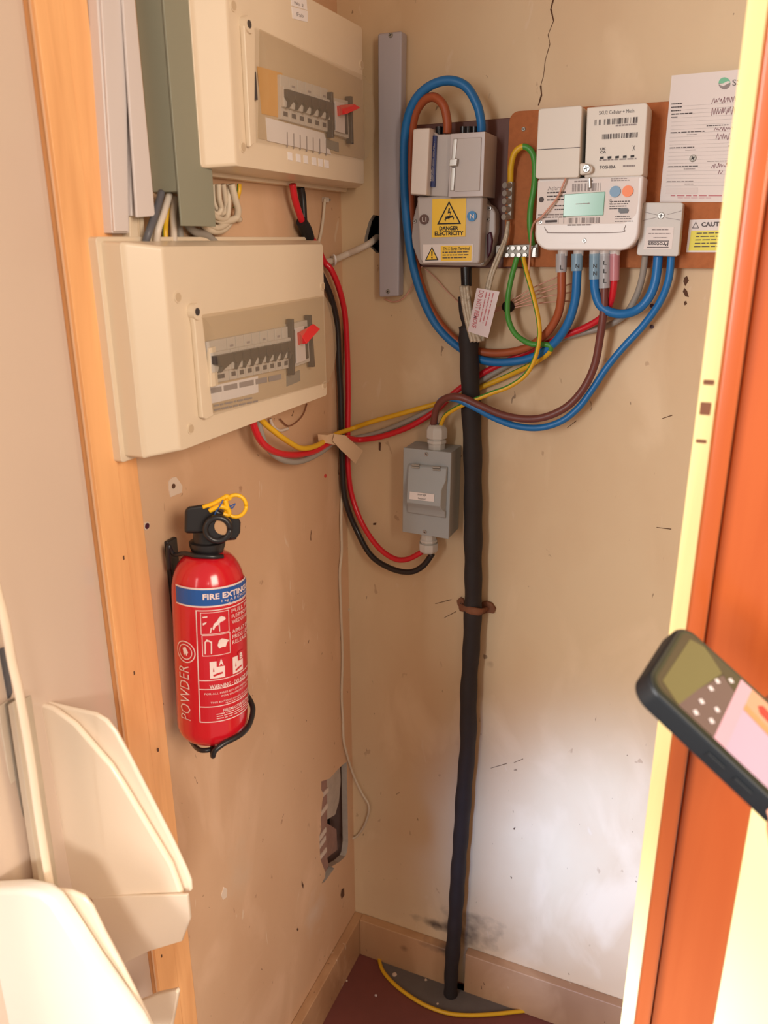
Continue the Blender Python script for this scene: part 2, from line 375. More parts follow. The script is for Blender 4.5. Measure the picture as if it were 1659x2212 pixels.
# skirting
g = G(); wbox(g, 0, .018, -.60, 0, 0, .094, 'skirting_paint'); struct(g, 'baseboard_left', bevel=.002)
pu = B.inv(1003, 2095, .02)[0]
g = G(); wbox(g, .018, pu-.033, -.019, 0, 0, .095, 'skirting_paint'); wbox(g, pu, .66, -.019, 0, 0, .100, 'skirting_paint'); struct(g, 'baseboard_back', bevel=.002)
# concrete patch where the supply cable enters
arc = [(818,2068),(826,2095),(848,2122),(880,2148),(920,2172),(965,2188),(1010,2193),(1060,2191),(1110,2186),(1160,2180)]
pp = [fl(x, y, 0) for x, y in arc]
g = G(); top = [Vector((p.x, p.y, .0015)) for p in pp] + [Vector((pp[-1].x, -.018, .0015)), Vector((pp[0].x, -.018, .0015))]
g.add(top, [tuple(range(len(top)))], 'concrete'); struct(g, 'trim_6')
# left jamb: pine post with a stop, and the glossy panel left of it
g = G(); wbox(g, -.03, .004, -.597, -.562, 0, 2.1, 'painted_pine'); wbox(g, -.03, .0015, -.562, -.529, 0, 2.1, 'painted_pine')
for zz, yy in ((.98,-.575),(.86,-.55),(.62,-.567),(.72,-.59),(.50,-.584),(.57,-.587),(1.12,-.57)):
    wbox(g, .003, .0046, yy-.001, yy+.0014, zz, zz+.005, 'crack')
struct(g, 'trim_1', bevel=.0015)
g = G(); wbox(g, -.035, -.006, -1.35, -.598, 0, 2.1, 'greige_gloss_panel'); struct(g, 'door_1', bevel=.003)
# right frame: cream edge, varnished stop, varnished face, wall beyond
Y = -.55
g = G(); wbox(g, .566, .579, Y-.004, Y+.05, 0, 2.1, 'cream_edge')
for zz, hh in ((1.345,.004),(1.322,.010),(1.300,.003)):
    wbox(g, .568, .576, Y-.0046, Y-.003, zz, zz+hh, 'rust')
struct(g, 'trim_2', bevel=.001)
g = G(); wbox(g, .579, .5935, Y-.020, Y+.05, 0, 2.1, 'varnished_wood'); struct(g, 'trim_3', bevel=.003)
g = G(); wbox(g, .5945, .650, Y-.004, Y+.05, 0, 2.1, 'varnished_wood'); struct(g, 'door_2', bevel=.002)
g = G(); wbox(g, .650, 1.3, Y-.001, Y+.08, 0, 2.1, 'pale_yellow_wall'); struct(g, 'wall_front')
# crack in the back wall above the boards
cr_ = [B.inv(x, y, 0) for x, y in ((1195,0),(1190,20),(1196,45),(1184,75),(1188,95),(1178,130),(1174,165),(1168,185),(1170,205),(1163,228))]
g = G()
for i in range(len(cr_)-1):
    (a, b), (c, d) = cr_[i], cr_[i+1]; ww = .0012 if i in (0, 1, 7, 8) else .0005
    g.add([B.P(a-ww,b,.0004), B.P(a+ww,b,.0004), B.P(c+ww*.6,d,.0004), B.P(c-ww*.6,d,.0004)], [(0,1,2,3)], 'crack')
for pts_ in (((1478,600),(1484,596),(1488,606),(1480,618),(1476,608)), ((1478,622),(1484,628),(1488,642),(1480,640),(1475,630)), ((1477,652),(1482,650),(1484,656),(1479,660)),
             ((1102,1892),(1106,1896),(1108,1890),(1105,1899)), ((1108,1790),(1114,1786),(1111,1793)), ((818,955),(823,956),(822,974),(818,972)), ((806,1130),(813,1129),(812,1134),(806,1134)),
             ((743,1335),(752,1338),(748,1352),(742,1346)), ((748,1800),(757,1804),(760,1815),(754,1826),(748,1820))):
    g.add([pt(B, x, y, .0006) for x, y in pts_], [tuple(range(len(pts_)))], 'crack')
for (a, b, c, d) in ((960,1335,985,1322),(940,1305,975,1296),(1225,925,1245,910),(1430,905,1452,898),(1418,1140,1450,1144),(1110,1648,1130,1640),(1060,1660,1095,1650)):
    p, q2 = pt(B, a, b, .0005), pt(B, c, d, .0005); g.add([p, q2, q2+Vector((0,0,.0014)), p+Vector((0,0,.0010))], [(0,1,2,3)], 'crack')
struct(g, 'trim_7')
g = G()
for pts_ in (((738,1922),(743,1918),(744,1934),(738,1942),(736,1934)), ((643,2004),(645,2008),(643,2012),(641,2008)), ((652,1902),(656,1912),(655,1920),(652,1912))):
    g.add([pt(L, x, y, .0006) for x, y in pts_], [tuple(range(len(pts_)))], 'crack')
struct(g, 'trim_8')

# ------------------------------------------------------------------ consumer units
def ring(f, u0, u1, v0, v1, n, r=.004): return [f.P(a, b, n) for a, b in rrect(u0, u1, v0, v1, r, 3)]
def consumer_unit(label, fr, ins, D=.06, flip=False):
    """fr = front face (u0,u1,v0,v1); ins = slope width"""
    u0, u1, v0, v1 = fr; t = thing('consumer_unit', label, 'fuse box', L.P((u0+u1)/2, v0-.004, 0))
    a0, a1, b0, b1 = u0-ins, u1+min(ins, -.006-u1), v0-.003, v1+.006
    g = G(); loft(g, [ring(L, a0-.006, a1+.004, b0-.005, b1+.004, 0), ring(L, a0-.006, a1+.004, b0-.005, b1+.004, .014)], 'board_beige')
    g.build('back_plate', t, bevel=.001)
    g = G(); loft(g, [ring(L, a0, a1, b0, b1, .012), ring(L, a0+.001, a1-.001, b0, b1-.001, .036), ring(L, a0+.008, a1-.004, b0, b1-.001, .038), ring(L, u0-.004, u1+.003, v0, v1+.001, .0585), ring(L, u0, u1, v0, v1, D)], 'board_beige')
    g.build('cover', t, bevel=.0012)
    return t
def lid_and_breakers(t, D, lid_tl, lid_tr, lid_br, lid_bl, strip, n_br, wide, msw, ear, screws, win, labels):
    # panel behind the lid, a thin raised plate in darker beige
    q = Quad(L, D+.001, lid_tl, lid_tr, lid_br, lid_bl)
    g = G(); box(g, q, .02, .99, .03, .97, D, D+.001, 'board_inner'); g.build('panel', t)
    # end rib of the cover with its ear
    g = G(); ppoly(g, L, ear, D, D+.006, 'board_beige'); g.build('rib', t, bevel=.0012)
    cu, cv = L.inv(ear[0][0]+9, ear[0][1]+1, D+.006)
    g = G(); cyl(g, L.P(cu, cv, D), L.P(cu, cv, D+.008), .0085, None, 'board_beige', 20); cyl(g, L.P(cu-.001, cv, D+.0081), L.P(cu-.001, cv, D+.0085), .0040, None, 'toggle_dark', 14)
    g.build('hinge_boss', t, smooth='auto')
    # breakers
    s = Quad(L, D+.010, *strip)
    k = n_br+wide; a = 0
    for i in range(n_br+(1 if wide else 0)):
        w = (wide if (wide and i == 0) else 1)/k; a1 = a+w
        g = G(); box(g, s, a+.004, a1-.003, .02, .98, D, D+.006, 'breaker_grey'); box(g, s, a+.004, a1-.003, .27, .72, D+.006, D+.010, 'breaker_grey')
        sheet(g, s, a+w*.25, a+w*.75, .80, .90, 'ink', D+.0063)
        if i % 2: sheet(g, s, a+w*.3, a+w*.7, .18, .23, 'ink_soft', D+.0063)
        b = g.build('circuit_breaker', t, bevel=.0004)
        g = G()
        prism(g, s, [(a+.006, .34), (a1-.004, .34), (a1-.004, .52), (a+w*.72, .60), (a+w*.50, .66), (a+w*.28, .74), (a+w*.36, .60), (a+.006, .52)], D+.009, D+.0145, 'toggle_dark')
        g.build('toggle', b, bevel=.0004)
        a = a1
    # main switch
    m = Quad(L, D+.012, *msw)
    g = G(); box(g, m, .02, .98, 0, 1, D, D+.008, 'breaker_grey'); box(g, m, .22, .66, .10, .92, D+.008, D+.011, 'white_plastic'); box(g, m, .04, .20, .14, .90, D+.008, D+.010, 'toggle_dark'); box(g, m, .68, .84, .14, .90, D+.008, D+.010, 'toggle_dark')
    mo = g.build('main_switch', t, bevel=.0005)
    g = G(); loft(g, [[m.P(a, b, n) for a, b in ((.28,.22),(.60,.18),(.62,.34),(.30,.50))] for n, _ in ((D+.010,0),(D+.014,0))] , 'red_plastic')
    loft(g, [[m.P(.30,.20,D+.014), m.P(.30,.48,D+.014), m.P(.30,.46,D+.024)], [m.P(.96,.08,D+.016), m.P(.96,.24,D+.016), m.P(.96,.20,D+.026)]], 'red_plastic')
    g.build('red_lever', mo, bevel=.0006, label='red main switch lever')
    for x in (-.02, .93):
        g = G(); box(g, m, x, x+.09, -.12, 1.14, D+.004, D+.013, 'toggle_dark'); g.build('switch_bracket', t, bevel=.0006)
    g = G(); box(g, m, .02, .62, 1.16, 1.42, D+.0005, D+.002, 'label_grey'); g.build('rating_label', t)
    labels(t, s, m)
    # transparent bulging lid
    lq = [Quad(L, D, *win)]
    g = G(); prof = [(0, .003), (.10, .012), (.35, .0175), (.6, .0185), (.82, .014), (1, .004)]
    lv = [[lq[0].P(a, b, D+h) for b, h in prof] for a in (0, 1)]; nn = len(prof)
    inn = [[lq[0].P(a, b, D+h-.0012) for b, h in prof] for a in (0.004, .996)]
    g.add(lv[0]+lv[1], [(i, i+1, nn+i+1, nn+i) for i in range(nn-1)], 'clear_lid')
    for a in (0, 1):
        g.add([lq[0].P(a, b, D+h) for b, h in prof]+[lq[0].P(a, 1, D+.0005), lq[0].P(a, 0, D+.0005)], [tuple(range(nn+2))], 'clear_lid')
    g.build('lid', t, smooth='auto', label='transparent hinged lid')
    for (x, y) in screws:
        u, v = L.inv(x, y, D); g = G(); cyl(g, L.P(u, v, D), L.P(u, v, D+.0012), .0058, None, 'board_beige', 18); cyl(g, L.P(u, v, D+.0012), L.P(u, v, D+.0016), .0045, None, 'board_inner', 18); g.build('screw_cap', t, smooth='auto')
    # corner catch at lower left
DD = .06
def fr_from(tl, br, D=DD): u0, v1 = L.inv(*tl, D); u1, v0 = L.inv(*br, D); return u0, u1, v0, v1
fl_ = fr_from((354,534), (706,854))
lower = consumer_unit('beige plastic fuse box directly above the fire extinguisher, lower of the two', fl_, .036)
def lab_low(t, s, m):
    g = G(); q = Quad(L, DD+.002, (440,838),(560,812),(562,876),(446,905)); 
    box(g, q, .03, .98, .0, .55, DD+.001, DD+.0016, 'paper_white'); g.build('circuit_label', t)
    g = G(); words(g, s, .0, .95, 1.10, 1.35, DD+.0019, 'ink_soft', 1, 5, .5, 0); words(g, s, .05, .6, 1.5, 1.7, DD+.0019, 'ink_soft', 2, 9, .4, .3); g.build('handwriting', t)
    g = G(); box(g, Quad(L, DD+.006, (436,756),(452,752),(456,812),(441,816)), 0, 1, 0, 1, DD+.001, DD+.005, 'label_grey'); box(g, Quad(L, DD+.006, (448,752),(461,748),(467,832),(452,836)), 0, 1, 0, 1, DD+.001, DD+.009, 'board_beige'); g.build('blanking_plate', t, bevel=.0005)
lid_and_breakers(lower, DD, (418,676),(700,632),(706,832),(444,903), [(452,737),(630,703),(631,797),(461,832)], 8, 2.2,
    [(631,701),(672,691),(678,780),(633,797)], [(415,672),(430,664),(438,690),(462,898),(446,906),(438,902),(421,700)],
    [(383,642),(411,926),(696,618),(700,832)], [(436,686),(698,640),(704,826),(458,896)], lab_low)
fu0, fv0 = L.inv(514, 359, DD); fu1, fv0b = L.inv(786, 403, DD); fv1 = L.inv(786, 62, DD)[1]
upper = consumer_unit('beige plastic fuse box, upper of the two, mounted high beside the grey-green trunking', (fu0, fu1, fv0, fv1), .036)
def lab_up(t, s, m):
    g = G(); ppoly(g, L, [(556,143),(610,158),(610,255),(566,246)], DD+.001, DD+.0016, 'label_amber'); g.build('orange_label', t, label='orange warning label')
    g = G(); ppoly(g, L, [(545,155),(553,155),(557,216),(550,215)], DD+.001, DD+.004, 'toggle_dark'); g.build('blanking_plate', t)
    g = G(); ppoly(g, L, [(574,253),(700,288),(716,334),(578,304)], DD+.001, DD+.0015, 'paper_white')
    for i in range(7):
        x = 620+i*14; ppoly(g, L, [(x,285+i*3),(x+1.5,285+i*3),(x+2,318+i*3),(x+.5,318+i*3)], DD+.0015, DD+.0019, 'ink_soft')
    g.build('circuit_label', t)
    for (x, y) in ((627,338),(645,342),(661,345),(679,349),(693,352),(706,355)):
        g = G(); ppoly(g, L, [(x-5,y-10),(x+4,y-8),(x+5,y+9),(x-4,y+7)], DD, DD+.0006, 'paper_white'); g.build('number_sticker', t)
    g = G(); qu = [(630,14),(665,24),(665,48),(633,40)]; ppoly(g, L, qu, DD, DD+.0006, 'paper_white'); ppoly(g, L, [(628,-14),(662,-2),(664,22),(630,12)], DD, DD+.0005, 'paper_white')
    qtext(g, 'Fab', L, DD+.0009, [(641,26),(656,31),(656,38),(642,35)], 'ink_soft'); qtext(g, 'No 2', L, DD+.0009, [(636,2),(656,9),(656,15),(637,9)], 'ink_soft'); g.build('name_sticker', t)
lid_and_breakers(upper, DD, (556,52),(784,168),(790,350),(552,305), [(612,158),(714,190),(714,286),(614,258)], 6, 0,
    [(716,208),(760,218),(762,300),(718,286)], [(527,52),(549,52),(552,75),(550,310),(541,318),(529,80)],
    [(503,12),(524,318),(780,140)], [(549,60),(784,165),(786,346),(552,308)], lab_up)

# ------------------------------------------------------------------ trunking on the left wall
t = thing('cable_trunking', 'narrow white plastic trunking against the pine jamb, leftmost of the trunkings', 'trunking', pt(L, 260, 495, 0))
g = G(); ppoly(g, L, [(206,-60),(270,-60),(280,504),(243,504)], 0, .012, 'white_plastic'); g.build('channel', t, bevel=.0012)
g = G(); ppoly(g, L, [(216,-60),(270,-60),(279,500),(248,500)], .012, .015, 'white_plastic'); g.build('lid', t, bevel=.001)
t = thing('cable_trunking', 'white plastic trunking with its lid springing away beside the grey-green trunking', 'trunking', pt(L, 300, 465, 0))
g = G(); ppoly(g, L, [(276,-60),(288,-60),(318,467),(284,467)], 0, .014, 'white_plastic'); g.build('channel', t, bevel=.001)
g = G(); c = [(262,-60),(286,-60),(327,467),(288,470)]
u = [L.inv(x, y, .018) for x, y in c]; loft(g, [[L.P(*u[0], .015), L.P(*u[1], .015), L.P(*u[2], .020), L.P(*u[3], .020)], [L.P(*u[0], .018), L.P(*u[1], .018), L.P(*u[2], .023), L.P(*u[3], .023)]], 'white_plastic'); g.build('lid', t, bevel=.0008)
t = thing('cable_trunking', 'wide grey-green metal trunking running down beside the upper fuse box', 'trunking', pt(L, 400, 485, 0))
ua = L.inv(353, 0, .034)[0]; ub = L.inv(428, 0, .034)[0]; zc = L.inv(328, 424, 0)[1]; zf = L.inv(390, 488, .034)[1]
g = G(); box(g, L, ua, ub, zc+.004, 1.95, 0, .0325, 'steel_green'); g.build('channel', t, bevel=.001)
g = G(); box(g, L, ua-.0012, ub+.003, zf, 1.95, .0325, .0350, 'steel_green'); g.build('lid', t, bevel=.0006)
# tails emerging below the trunking into the lower fuse box
def cable(name, P, r, m, label, group=None, stripe=None, tw=0.0, ph=0.0, cat='cable', **k):
    g = G(); tube(g, P, r, m, stripe=stripe, twist=tw, ph=ph, **k); return g.build(name, smooth=True, label=label, cat=cat, group=group)
def PL(*p): return [pt(L, *q) for q in p]
def PB(*p):
    out = []
    for px, py, n in p:      # points left of the corner follow the left wall instead
        q = pt(B, px, py, n); out.append(q if q.x >= n else pt(L, px, py, n))
    return out
for m_, r_, pts_, lb in (('cable_dark_grey', .0038, ((349,415,.016),(336,460,.02),(322,500,.024),(314,525,.02)), 'dark grey cable, leftmost below the grey-green trunking end'),
        ('cable_white', .0036, ((366,420,.014),(354,460,.022),(342,495,.024),(338,525,.02)), 'white flat cable crossing the gap above the lower fuse box'),
        ('cable_pale', .0025, ((346,440,.012),(336,475,.012),(328,500,.014),(326,525,.012)), 'thin pale cable behind the dark grey one below the trunking'),
        ('cable_yellow', .0030, ((362,440,.008),(358,480,.008),(357,500,.010),(358,525,.010)), 'yellow and green earth wire short run above the lower fuse box'),
        ('cable_white', .0036, ((378,425,.012),(374,460,.012),(375,490,.014),(376,525,.012)), 'greyish white cable behind the metal trunking lid, above the lower fuse box'),
        ('cable_grey', .0042, ((390,430,.006),(384,465,.006),(386,490,.008),(392,525,.008)), 'grey cable, rightmost straight one entering the lower fuse box'),
        ('cable_grey', .0045, ((400,480,.010),(420,500,.012),(445,508,.012),(470,528,.010)), 'dark grey cable curving right along the top of the lower fuse box')):
    cable('cable', PL(*pts_), r_, m_, lb, stripe=('cable_green' if m_ == 'cable_yellow' else None))
g = G(); ppoly(g, L, [(280,462),(311,466),(313,518),(281,514)], 0, .010, 'board_beige'); ppoly(g, L, [(299,466),(303,466),(304,516),(301,516)], .010, .0115, 'board_inner')
g.build('conduit', bevel=.001, label='short beige conduit showing between white trunking and lower fuse box', cat='conduit')
# looped white cables under the upper board
for i, (pts_, r_) in enumerate((
    (((500,398,.02),(508,430,.02),(514,455,.018),(508,472,.014),(480,478,.012),(455,470,.010),(440,480,.006)), .0042),
    (((460,398,.014),(462,430,.012),(468,450,.012),(478,462,.010),(488,450,.010),(486,425,.012),(482,398,.014)), .0032),
    (((452,398,.020),(452,430,.018),(456,455,.018),(470,470,.016),(488,472,.014),(494,450,.014),(494,398,.014)), .0030),
    (((472,398,.022),(474,430,.020),(478,450,.018),(470,462,.016),(458,452,.014),(455,398,.014)), .0030),
    (((450,482,.014),(468,492,.014),(486,486,.012),(500,474,.010),(518,474,.006)), .0036),
    (((430,470,.012),(440,490,.012),(462,500,.012),(484,496,.010),(500,478,.008)), .0036))):
    cable('cable', PL(*pts_), r_, 'cable_pale', ['pale cable of the looped bundle under the upper fuse box, right-hand one dropping furthest', 'pale looped cable under the upper fuse box, innermost narrow loop', 'pale looped cable under the upper fuse box, wide loop', 'pale looped cable under the upper fuse box, hanging in front', 'pale cable running sideways under the loops beside the trunking end', 'lowest pale cable sagging beside the bottom of the grey-green trunking'][i], 'looped cables below the upper fuse box')
cable('cable', PL((517,398,.014),(516,415,.014),(512,430,.010),(508,450,.006)), .0028, 'cable_yellow', 'small yellow and green earth wire at the right of the looped cables', stripe='cable_green')

# ------------------------------------------------------------------ red and black tails to the switch box
red = PL((632,398,.022),(636,425,.020),(646,460,.018),(662,500,.014),(684,530,.010),(700,565,.008)) + PB((716,584,.016),(733,625,.020),(745,680,.018),(750,760,.016),(752,850,.016),(751,930,.016),(752,1010,.016),(760,1070,.018),(782,1130,.024),(815,1180,.034),(850,1206,.038),(880,1208,.036),(912,1192,.034))
cable('cable', red, .0047, 'cable_red', 'thick red cable from the upper fuse box down the corner to the grey switch box', k=8)
cable('cable', PL((650,405,.006),(654,430,.006),(656,470,.006),(658,500,.006),(670,540,.006),(690,585,.006)) + PB((714,640,.010),(728,700,.010),(732,780,.010),(736,860,.010),(738,950,.010),(740,1020,.010),(746,1080,.012),(768,1140,.018),(800,1198,.028),(840,1226,.034),(882,1236,.036),(912,1224,.034),(934,1196,.034)), .0050, 'cable_black', 'thick black cable dropping down the corner beside the red one to the switch box')
g = G(); P_ = PL((651,478,.017),(660,495,.015),(668,516,.013)); tube(g, P_, .0085, 'tape_black', n=14, rad=lambda s: .0078+.0010*math.sin(PI*s)); g.build('electrical_tape', smooth='auto', label='black tape wrapped round the red cable above the lower fuse box', cat='tape')
cable('wire', PL((702,428,.006),(700,450,.004),(697,480,.004),(692,510,.004),(686,530,.004)), .0022, 'cable_pale', 'thin beige wire hanging under the right end of the upper fuse box', cat='wire')
def clip(px, py, f, lb, s=.005, lean=0):
    g = G(); u, v = f.inv(px, py, .004); prism(g, f, [(u-s, v-s*.7), (u+s, v-s*.7+lean), (u+s, v+s*.7+lean), (u-s, v+s*.7)], 0, .007, 'cable_white'); p = f.P(u+s*1.2, v+lean, .003); cyl(g, p, f.P(u+s*1.2, v+lean, .009), .0015, None, 'dull_metal', 8)
    g.build('cable_clip', bevel=.001, label=lb, cat='cable clip')
clip(704, 432, L, 'white cable clip below the right end of the upper fuse box')
cable('cable', PL((700,566,.006),(716,564,.005),(730,558,.006)) + PB((752,548,.009),(775,538,.012),(798,526,.006),(815,512,-.02)), .0050, 'cable_white', 'short thick white cable bending from the corner into the dark wall hole')
g = G(); P_ = pt(B, 719, 562, .008)
tube(g, PB((716,556,.001),(721,551,.012),(725,560,.017),(724,570,.014),(718,574,.004)), .0016, 'meter_white', n=8); g.build('cable_clip', smooth=True, label='white hook clip round the short thick white cable', cat='cable clip')
# white bell wire down the corner, with clips
cable('wire', PB((746,670,.002),(745,760,.003),(742,900,.003),(741,1000,.003),(737,1110,.004),(738,1190,.004),(734,1240,.003),(737,1330,.003),(740,1420,.003),(738,1500,.003),(741,1560,.003),(742,1595,.004),(748,1625,.004),(762,1670,.006),(780,1710,.008),(796,1738,.010),(795,1760,.008),(786,1785,.006),(772,1805,.003),(758,1812,-.004)), .0024, 'cable_pale', 'thin cream wire running down the corner of the walls into the broken plaster', cat='wire')
clip(738, 1331, B, 'cream cable clip half way down the corner wire', .005, .003)
clip(743, 1594, B, 'cream cable clip above the broken plaster hole', .004, .003)
g = G(); ppoly(g, B, [(742,1318),(750,1312),(755,1318),(746,1328)], 0, .004, 'cable_pale'); g.build('cable_clip', label='loose broken clip piece just above the half-way clip', cat='cable clip')
cable('wire', PL((663,872,.003),(655,895,.004),(640,912,.005),(622,920,.004),(605,905,.004)), .0010, 'rust', 'thin brown wire loop under the lower fuse box', cat='wire')
cable('wire', PL((584,905,.006),(590,920,.006),(604,930,.005),(622,926,.004)), .0022, 'cable_white', 'thin white wire curl under the lower fuse box', cat='wire')

# ------------------------------------------------------------------ grey upright trunking on the back wall
t = thing('cable_trunking', 'tall narrow lilac-grey plastic trunking standing upright on the back wall', 'trunking', pt(B, 845, 640, 0))
g = G(); P4 = [(815,72),(868,66),(861,640),(818,642)]; ppoly(g, B, P4, .0, .022, 'trunk_grey'); g.build('body', t, bevel=.003)
for (x, y) in ((844,76),(838,630)): pscrew(B, x, y, .022, .0035, t, m='dull_metal')

# ------------------------------------------------------------------ boards on the back wall
g = G(); ppoly(g, B, [(893,270),(925,268),(1130,252),(1130,580),(898,577)], 0, .010, 'brown_board'); g.build('backing_board', bevel=.001, label='dark brown backing board behind the grey service cutout', cat='board')
u0 = B.inv(1093, 420, .016)[0]; z0 = B.inv(1300, 578, .016)[1]; z1 = B.inv(1440, 219, .016)[1]
g = G(); prism(g, B, rrect(u0, .655, z0, z1, .013, 6, (0,1,0,0)), 0, .016, 'fibre_board'); bo = g.build('backing_board', bevel=.001, label='long orange-brown fibreboard behind the meter, with rounded upper left corner', cat='board')
pscrew(B, 1131, 279, .016, .003, None, name='screw', m='dull_metal')
o = bpy.data.objects[-1] if False else [x for x in COL.objects if x.name.startswith('screw') and x.parent is None][-1]
o['label'] = 'small dark screw in the upper left of the orange fibreboard'; o['category'] = 'screw'

# ------------------------------------------------------------------ service cutout
t = thing('service_cutout', 'grey electricity service head with yellow danger label and fuse carrier', 'service head', pt(B, 970, 575, .01))
g = G(); ppoly(g, B, [(903,428),(1046,428),(1052,440),(1062,446),(1070,458),(1070,500),(1062,545),(1048,566),(1040,576),(906,572),(898,552),(890,530),(888,510),(892,470),(898,446)], .010, .035, 'cutout_grey'); g.build('base', t, bevel=.003)
g = G(); ppoly(g, B, [(900,424),(1043,424),(1036,566),(1030,570),(912,568),(906,560)], .035, .062, 'cutout_grey'); g.build('cover', t, bevel=.003)
g = G(); ppoly(g, B, [(1051,505),(1060,500),(1064,520),(1060,545),(1052,560)], .034, .040, 'purple_dark'); g.build('side_hole', t, bevel=.002)  # dark purple raised piece drawn in place of a hole
g = G(); ppoly(g, B, [(892,279),(900,277),(930,276),(936,284),(946,290),(978,289),(968,426),(886,421)], .010, .060, 'cutout_grey'); ppoly(g, B, [(892,279),(928,276),(921,422),(886,419)], .060, .078, 'cutout_light'); fc = g.build('fuse_carrier', t, bevel=.002)
g = G(); ppoly(g, B, [(929,293),(943,293),(939,404),(925,403)], .060, .0635, 'label_blue')
lb_ = Quad(B, .0638, (928,396),(930,300),(941,300),(938,396)); words(g, lb_, .05, .32, .08, .38, None, 'meter_white', 1, 3, .9, 0); words(g, lb_, .05, .95, .55, .95, None, 'ink_soft', 2, 5, .55, .2); g.build('blue_label', fc, label='dark blue label strip')
g = G(); ppoly(g, B, [(974,289),(1048,284),(1043,424),(968,426)], .010, .072, 'cutout_clear'); ppoly(g, B, [(986,300),(1040,296),(1036,412),(982,414)], .072, .0735, 'cutout_grey'); nb = g.build('neutral_cover', t, bevel=.002)
g = G(); ppoly(g, B, [(979,300),(988,299),(984,345),(975,346)], .073, .0745, 'metal'); ppoly(g, B, [(975,362),(984,362),(980,412),(972,412)], .073, .0745, 'metal'); ppoly(g, B, [(971,344),(988,342),(986,358),(970,359)], .073, .080, 'metal')
g.build('seal', t, bevel=.001, label='crimped metal wire seal')
g = G()
for x in (948, 962, 1001, 1012, 1025, 1040): p = pt(B, x, 284, .045); cyl(g, p-Vector((0,0,.004)), p+Vector((0,0,.006)), .005, None, 'gland_black', 12)
g.build('terminal_entry', t, smooth='auto')
g = G(); ppoly(g, B, [(934,430),(1007,428),(1005,511),(933,513)], .062, .0628, 'warn_yellow'); N_ = .0632
def tri(g, f, n, a, b, c, w, m):
    P_ = [Vector(f.inv(*q, n)) for q in (a, b, c)]; ce = sum(P_, Vector((0,0)))/3; I = [p+(ce-p)*w for p in P_]
    for i in range(3):
        j = (i+1) % 3; g.add([f.P(*P_[i], n), f.P(*P_[j], n), f.P(*I[j], n), f.P(*I[i], n)], [(0,1,2,3)], m)
tri(g, B, N_, (970,434),(996,484),(944,485), .17, 'ink_black')
for pl in (((969,450),(972,450),(971,457),(975,456),(971,468),(972,460),(967,461)), ((962,468),(978,465),(980,469),(972,471),(962,474)), ((960,474),(964,472),(962,479)), ((978,470),(981,470),(979,476)), ((968,470),(971,470),(970,476))):
    g.add([pt(B, x, y, N_) for x, y in pl], [tuple(range(len(pl)))], 'ink_black')
qtext(g, 'DANGER', B, N_, [(949,489),(990,488),(990,497),(949,498)], 'ink_black', .03); qtext(g, 'ELECTRICITY', B, N_, [(939,500),(1001,499),(1001,508),(939,509)], 'ink_black', .03)
g.build('danger_label', t, label='yellow DANGER ELECTRICITY label')
g = G(); ppoly(g, B, [(914,528),(1023,527),(1021,566),(914,567)], .062, .0628, 'paper_white'); ppoly(g, B, [(952,531),(1019,530),(1018,563),(952,564)], .0628, .0631, 'label_amber' if 0 else 'warn_yellow')
pl = [(933,533),(947,562),(918,563)]; g.add([pt(B, x, y, .0631) for x, y in pl], [(0,1,2)], 'warn_yellow'); tri(g, B, .0633, *pl, .2, 'ink_black'); g.add([pt(B, x, y, .0634) for x, y in ((931.5,543),(934.5,543),(934,553),(932,553))], [(0,1,2,3)], 'ink_black'); g.add([pt(B, x, y, .0634) for x, y in ((931.5,555),(934.5,555),(934.5,558),(931.5,558))], [(0,1,2,3)], 'ink_black')
qtext(g, 'TN-S Earth Terminal', B, .0634, [(957,534),(1014,533),(1014,540),(957,541)], 'ink_black', .01); words(g, Quad(B, .0634, (954,544),(1016,543),(1016,561),(954,562)), .03, .97, 0, 1, None, 'ink', 3, 4, .35, .15)
g.build('earth_label', t, label='white and yellow earth warning label')
for x, y, m_, tx, lb in ((917,474,'disc_brown','L1','brown L1 disc'), (1020,467,'disc_blue','N','blue N disc')):
    g = G(); c = pt(B, x, y, .062); cyl(g, c, c-Vector((0,.0025,0)), .0068, None, m_, 20); qtext(g, tx, B, .0648, [(x-5,y-5),(x+4,y-5),(x+4,y+5),(x-5,y+5)], 'paper_white', .02); g.build('phase_disc', t, smooth='auto', label=lb)
for x, y in ((1058,450),(1054,474),(896,478),(1042,567)): pscrew(B, x, y, .035, .0032, t)

# ------------------------------------------------------------------ supply cable
t = thing('supply_cable', 'thick black tar-coated supply cable rising from the floor to the service head', 'cable', pt(B, 975, 2118, .025))
P_ = [pt(B, *q) for q in ((1003,640,.026),(1006,680,.026),(1012,705,.026),(1013,760,.026),(1017,860,.026),(1021,980,.026),(1022,1100,.026),(1022,1200,.026),(1022,1300,.026),(1018,1400,.026),(1012,1500,.026),(1011,1600,.026),(1003,1700,.026),(996,1800,.027),(990,1880,.028),(985,1960,.029),(980,2030,.031),(975,2098,.034))]
P_.append(Vector((P_[-1].x, P_[-1].y, -.002)))
def srad(s):
    base = .0148 if s > .11 else .0092
    return base*(1-.12*max(0, s-.5)) + .0007*math.sin(s*140)*(s > .11)+.0004*math.sin(s*57)
g = G(); tube(g, P_, .012, 'supply_black', n=18, rad=srad); g.build('sheath', t, smooth=True)
g = G(); c0, c1 = pt(B, 1007, 577, .028), pt(B, 1008, 618, .028); cyl(g, c0, c1, .0085, .0080, 'gland_black', 20); g.build('gland_boot', t, smooth='auto', label='shiny black boot')
t2 = thing('pipe_saddle', 'rusty metal saddle holding the black supply cable to the back wall', 'bracket', pt(B, 1022, 1330, 0))
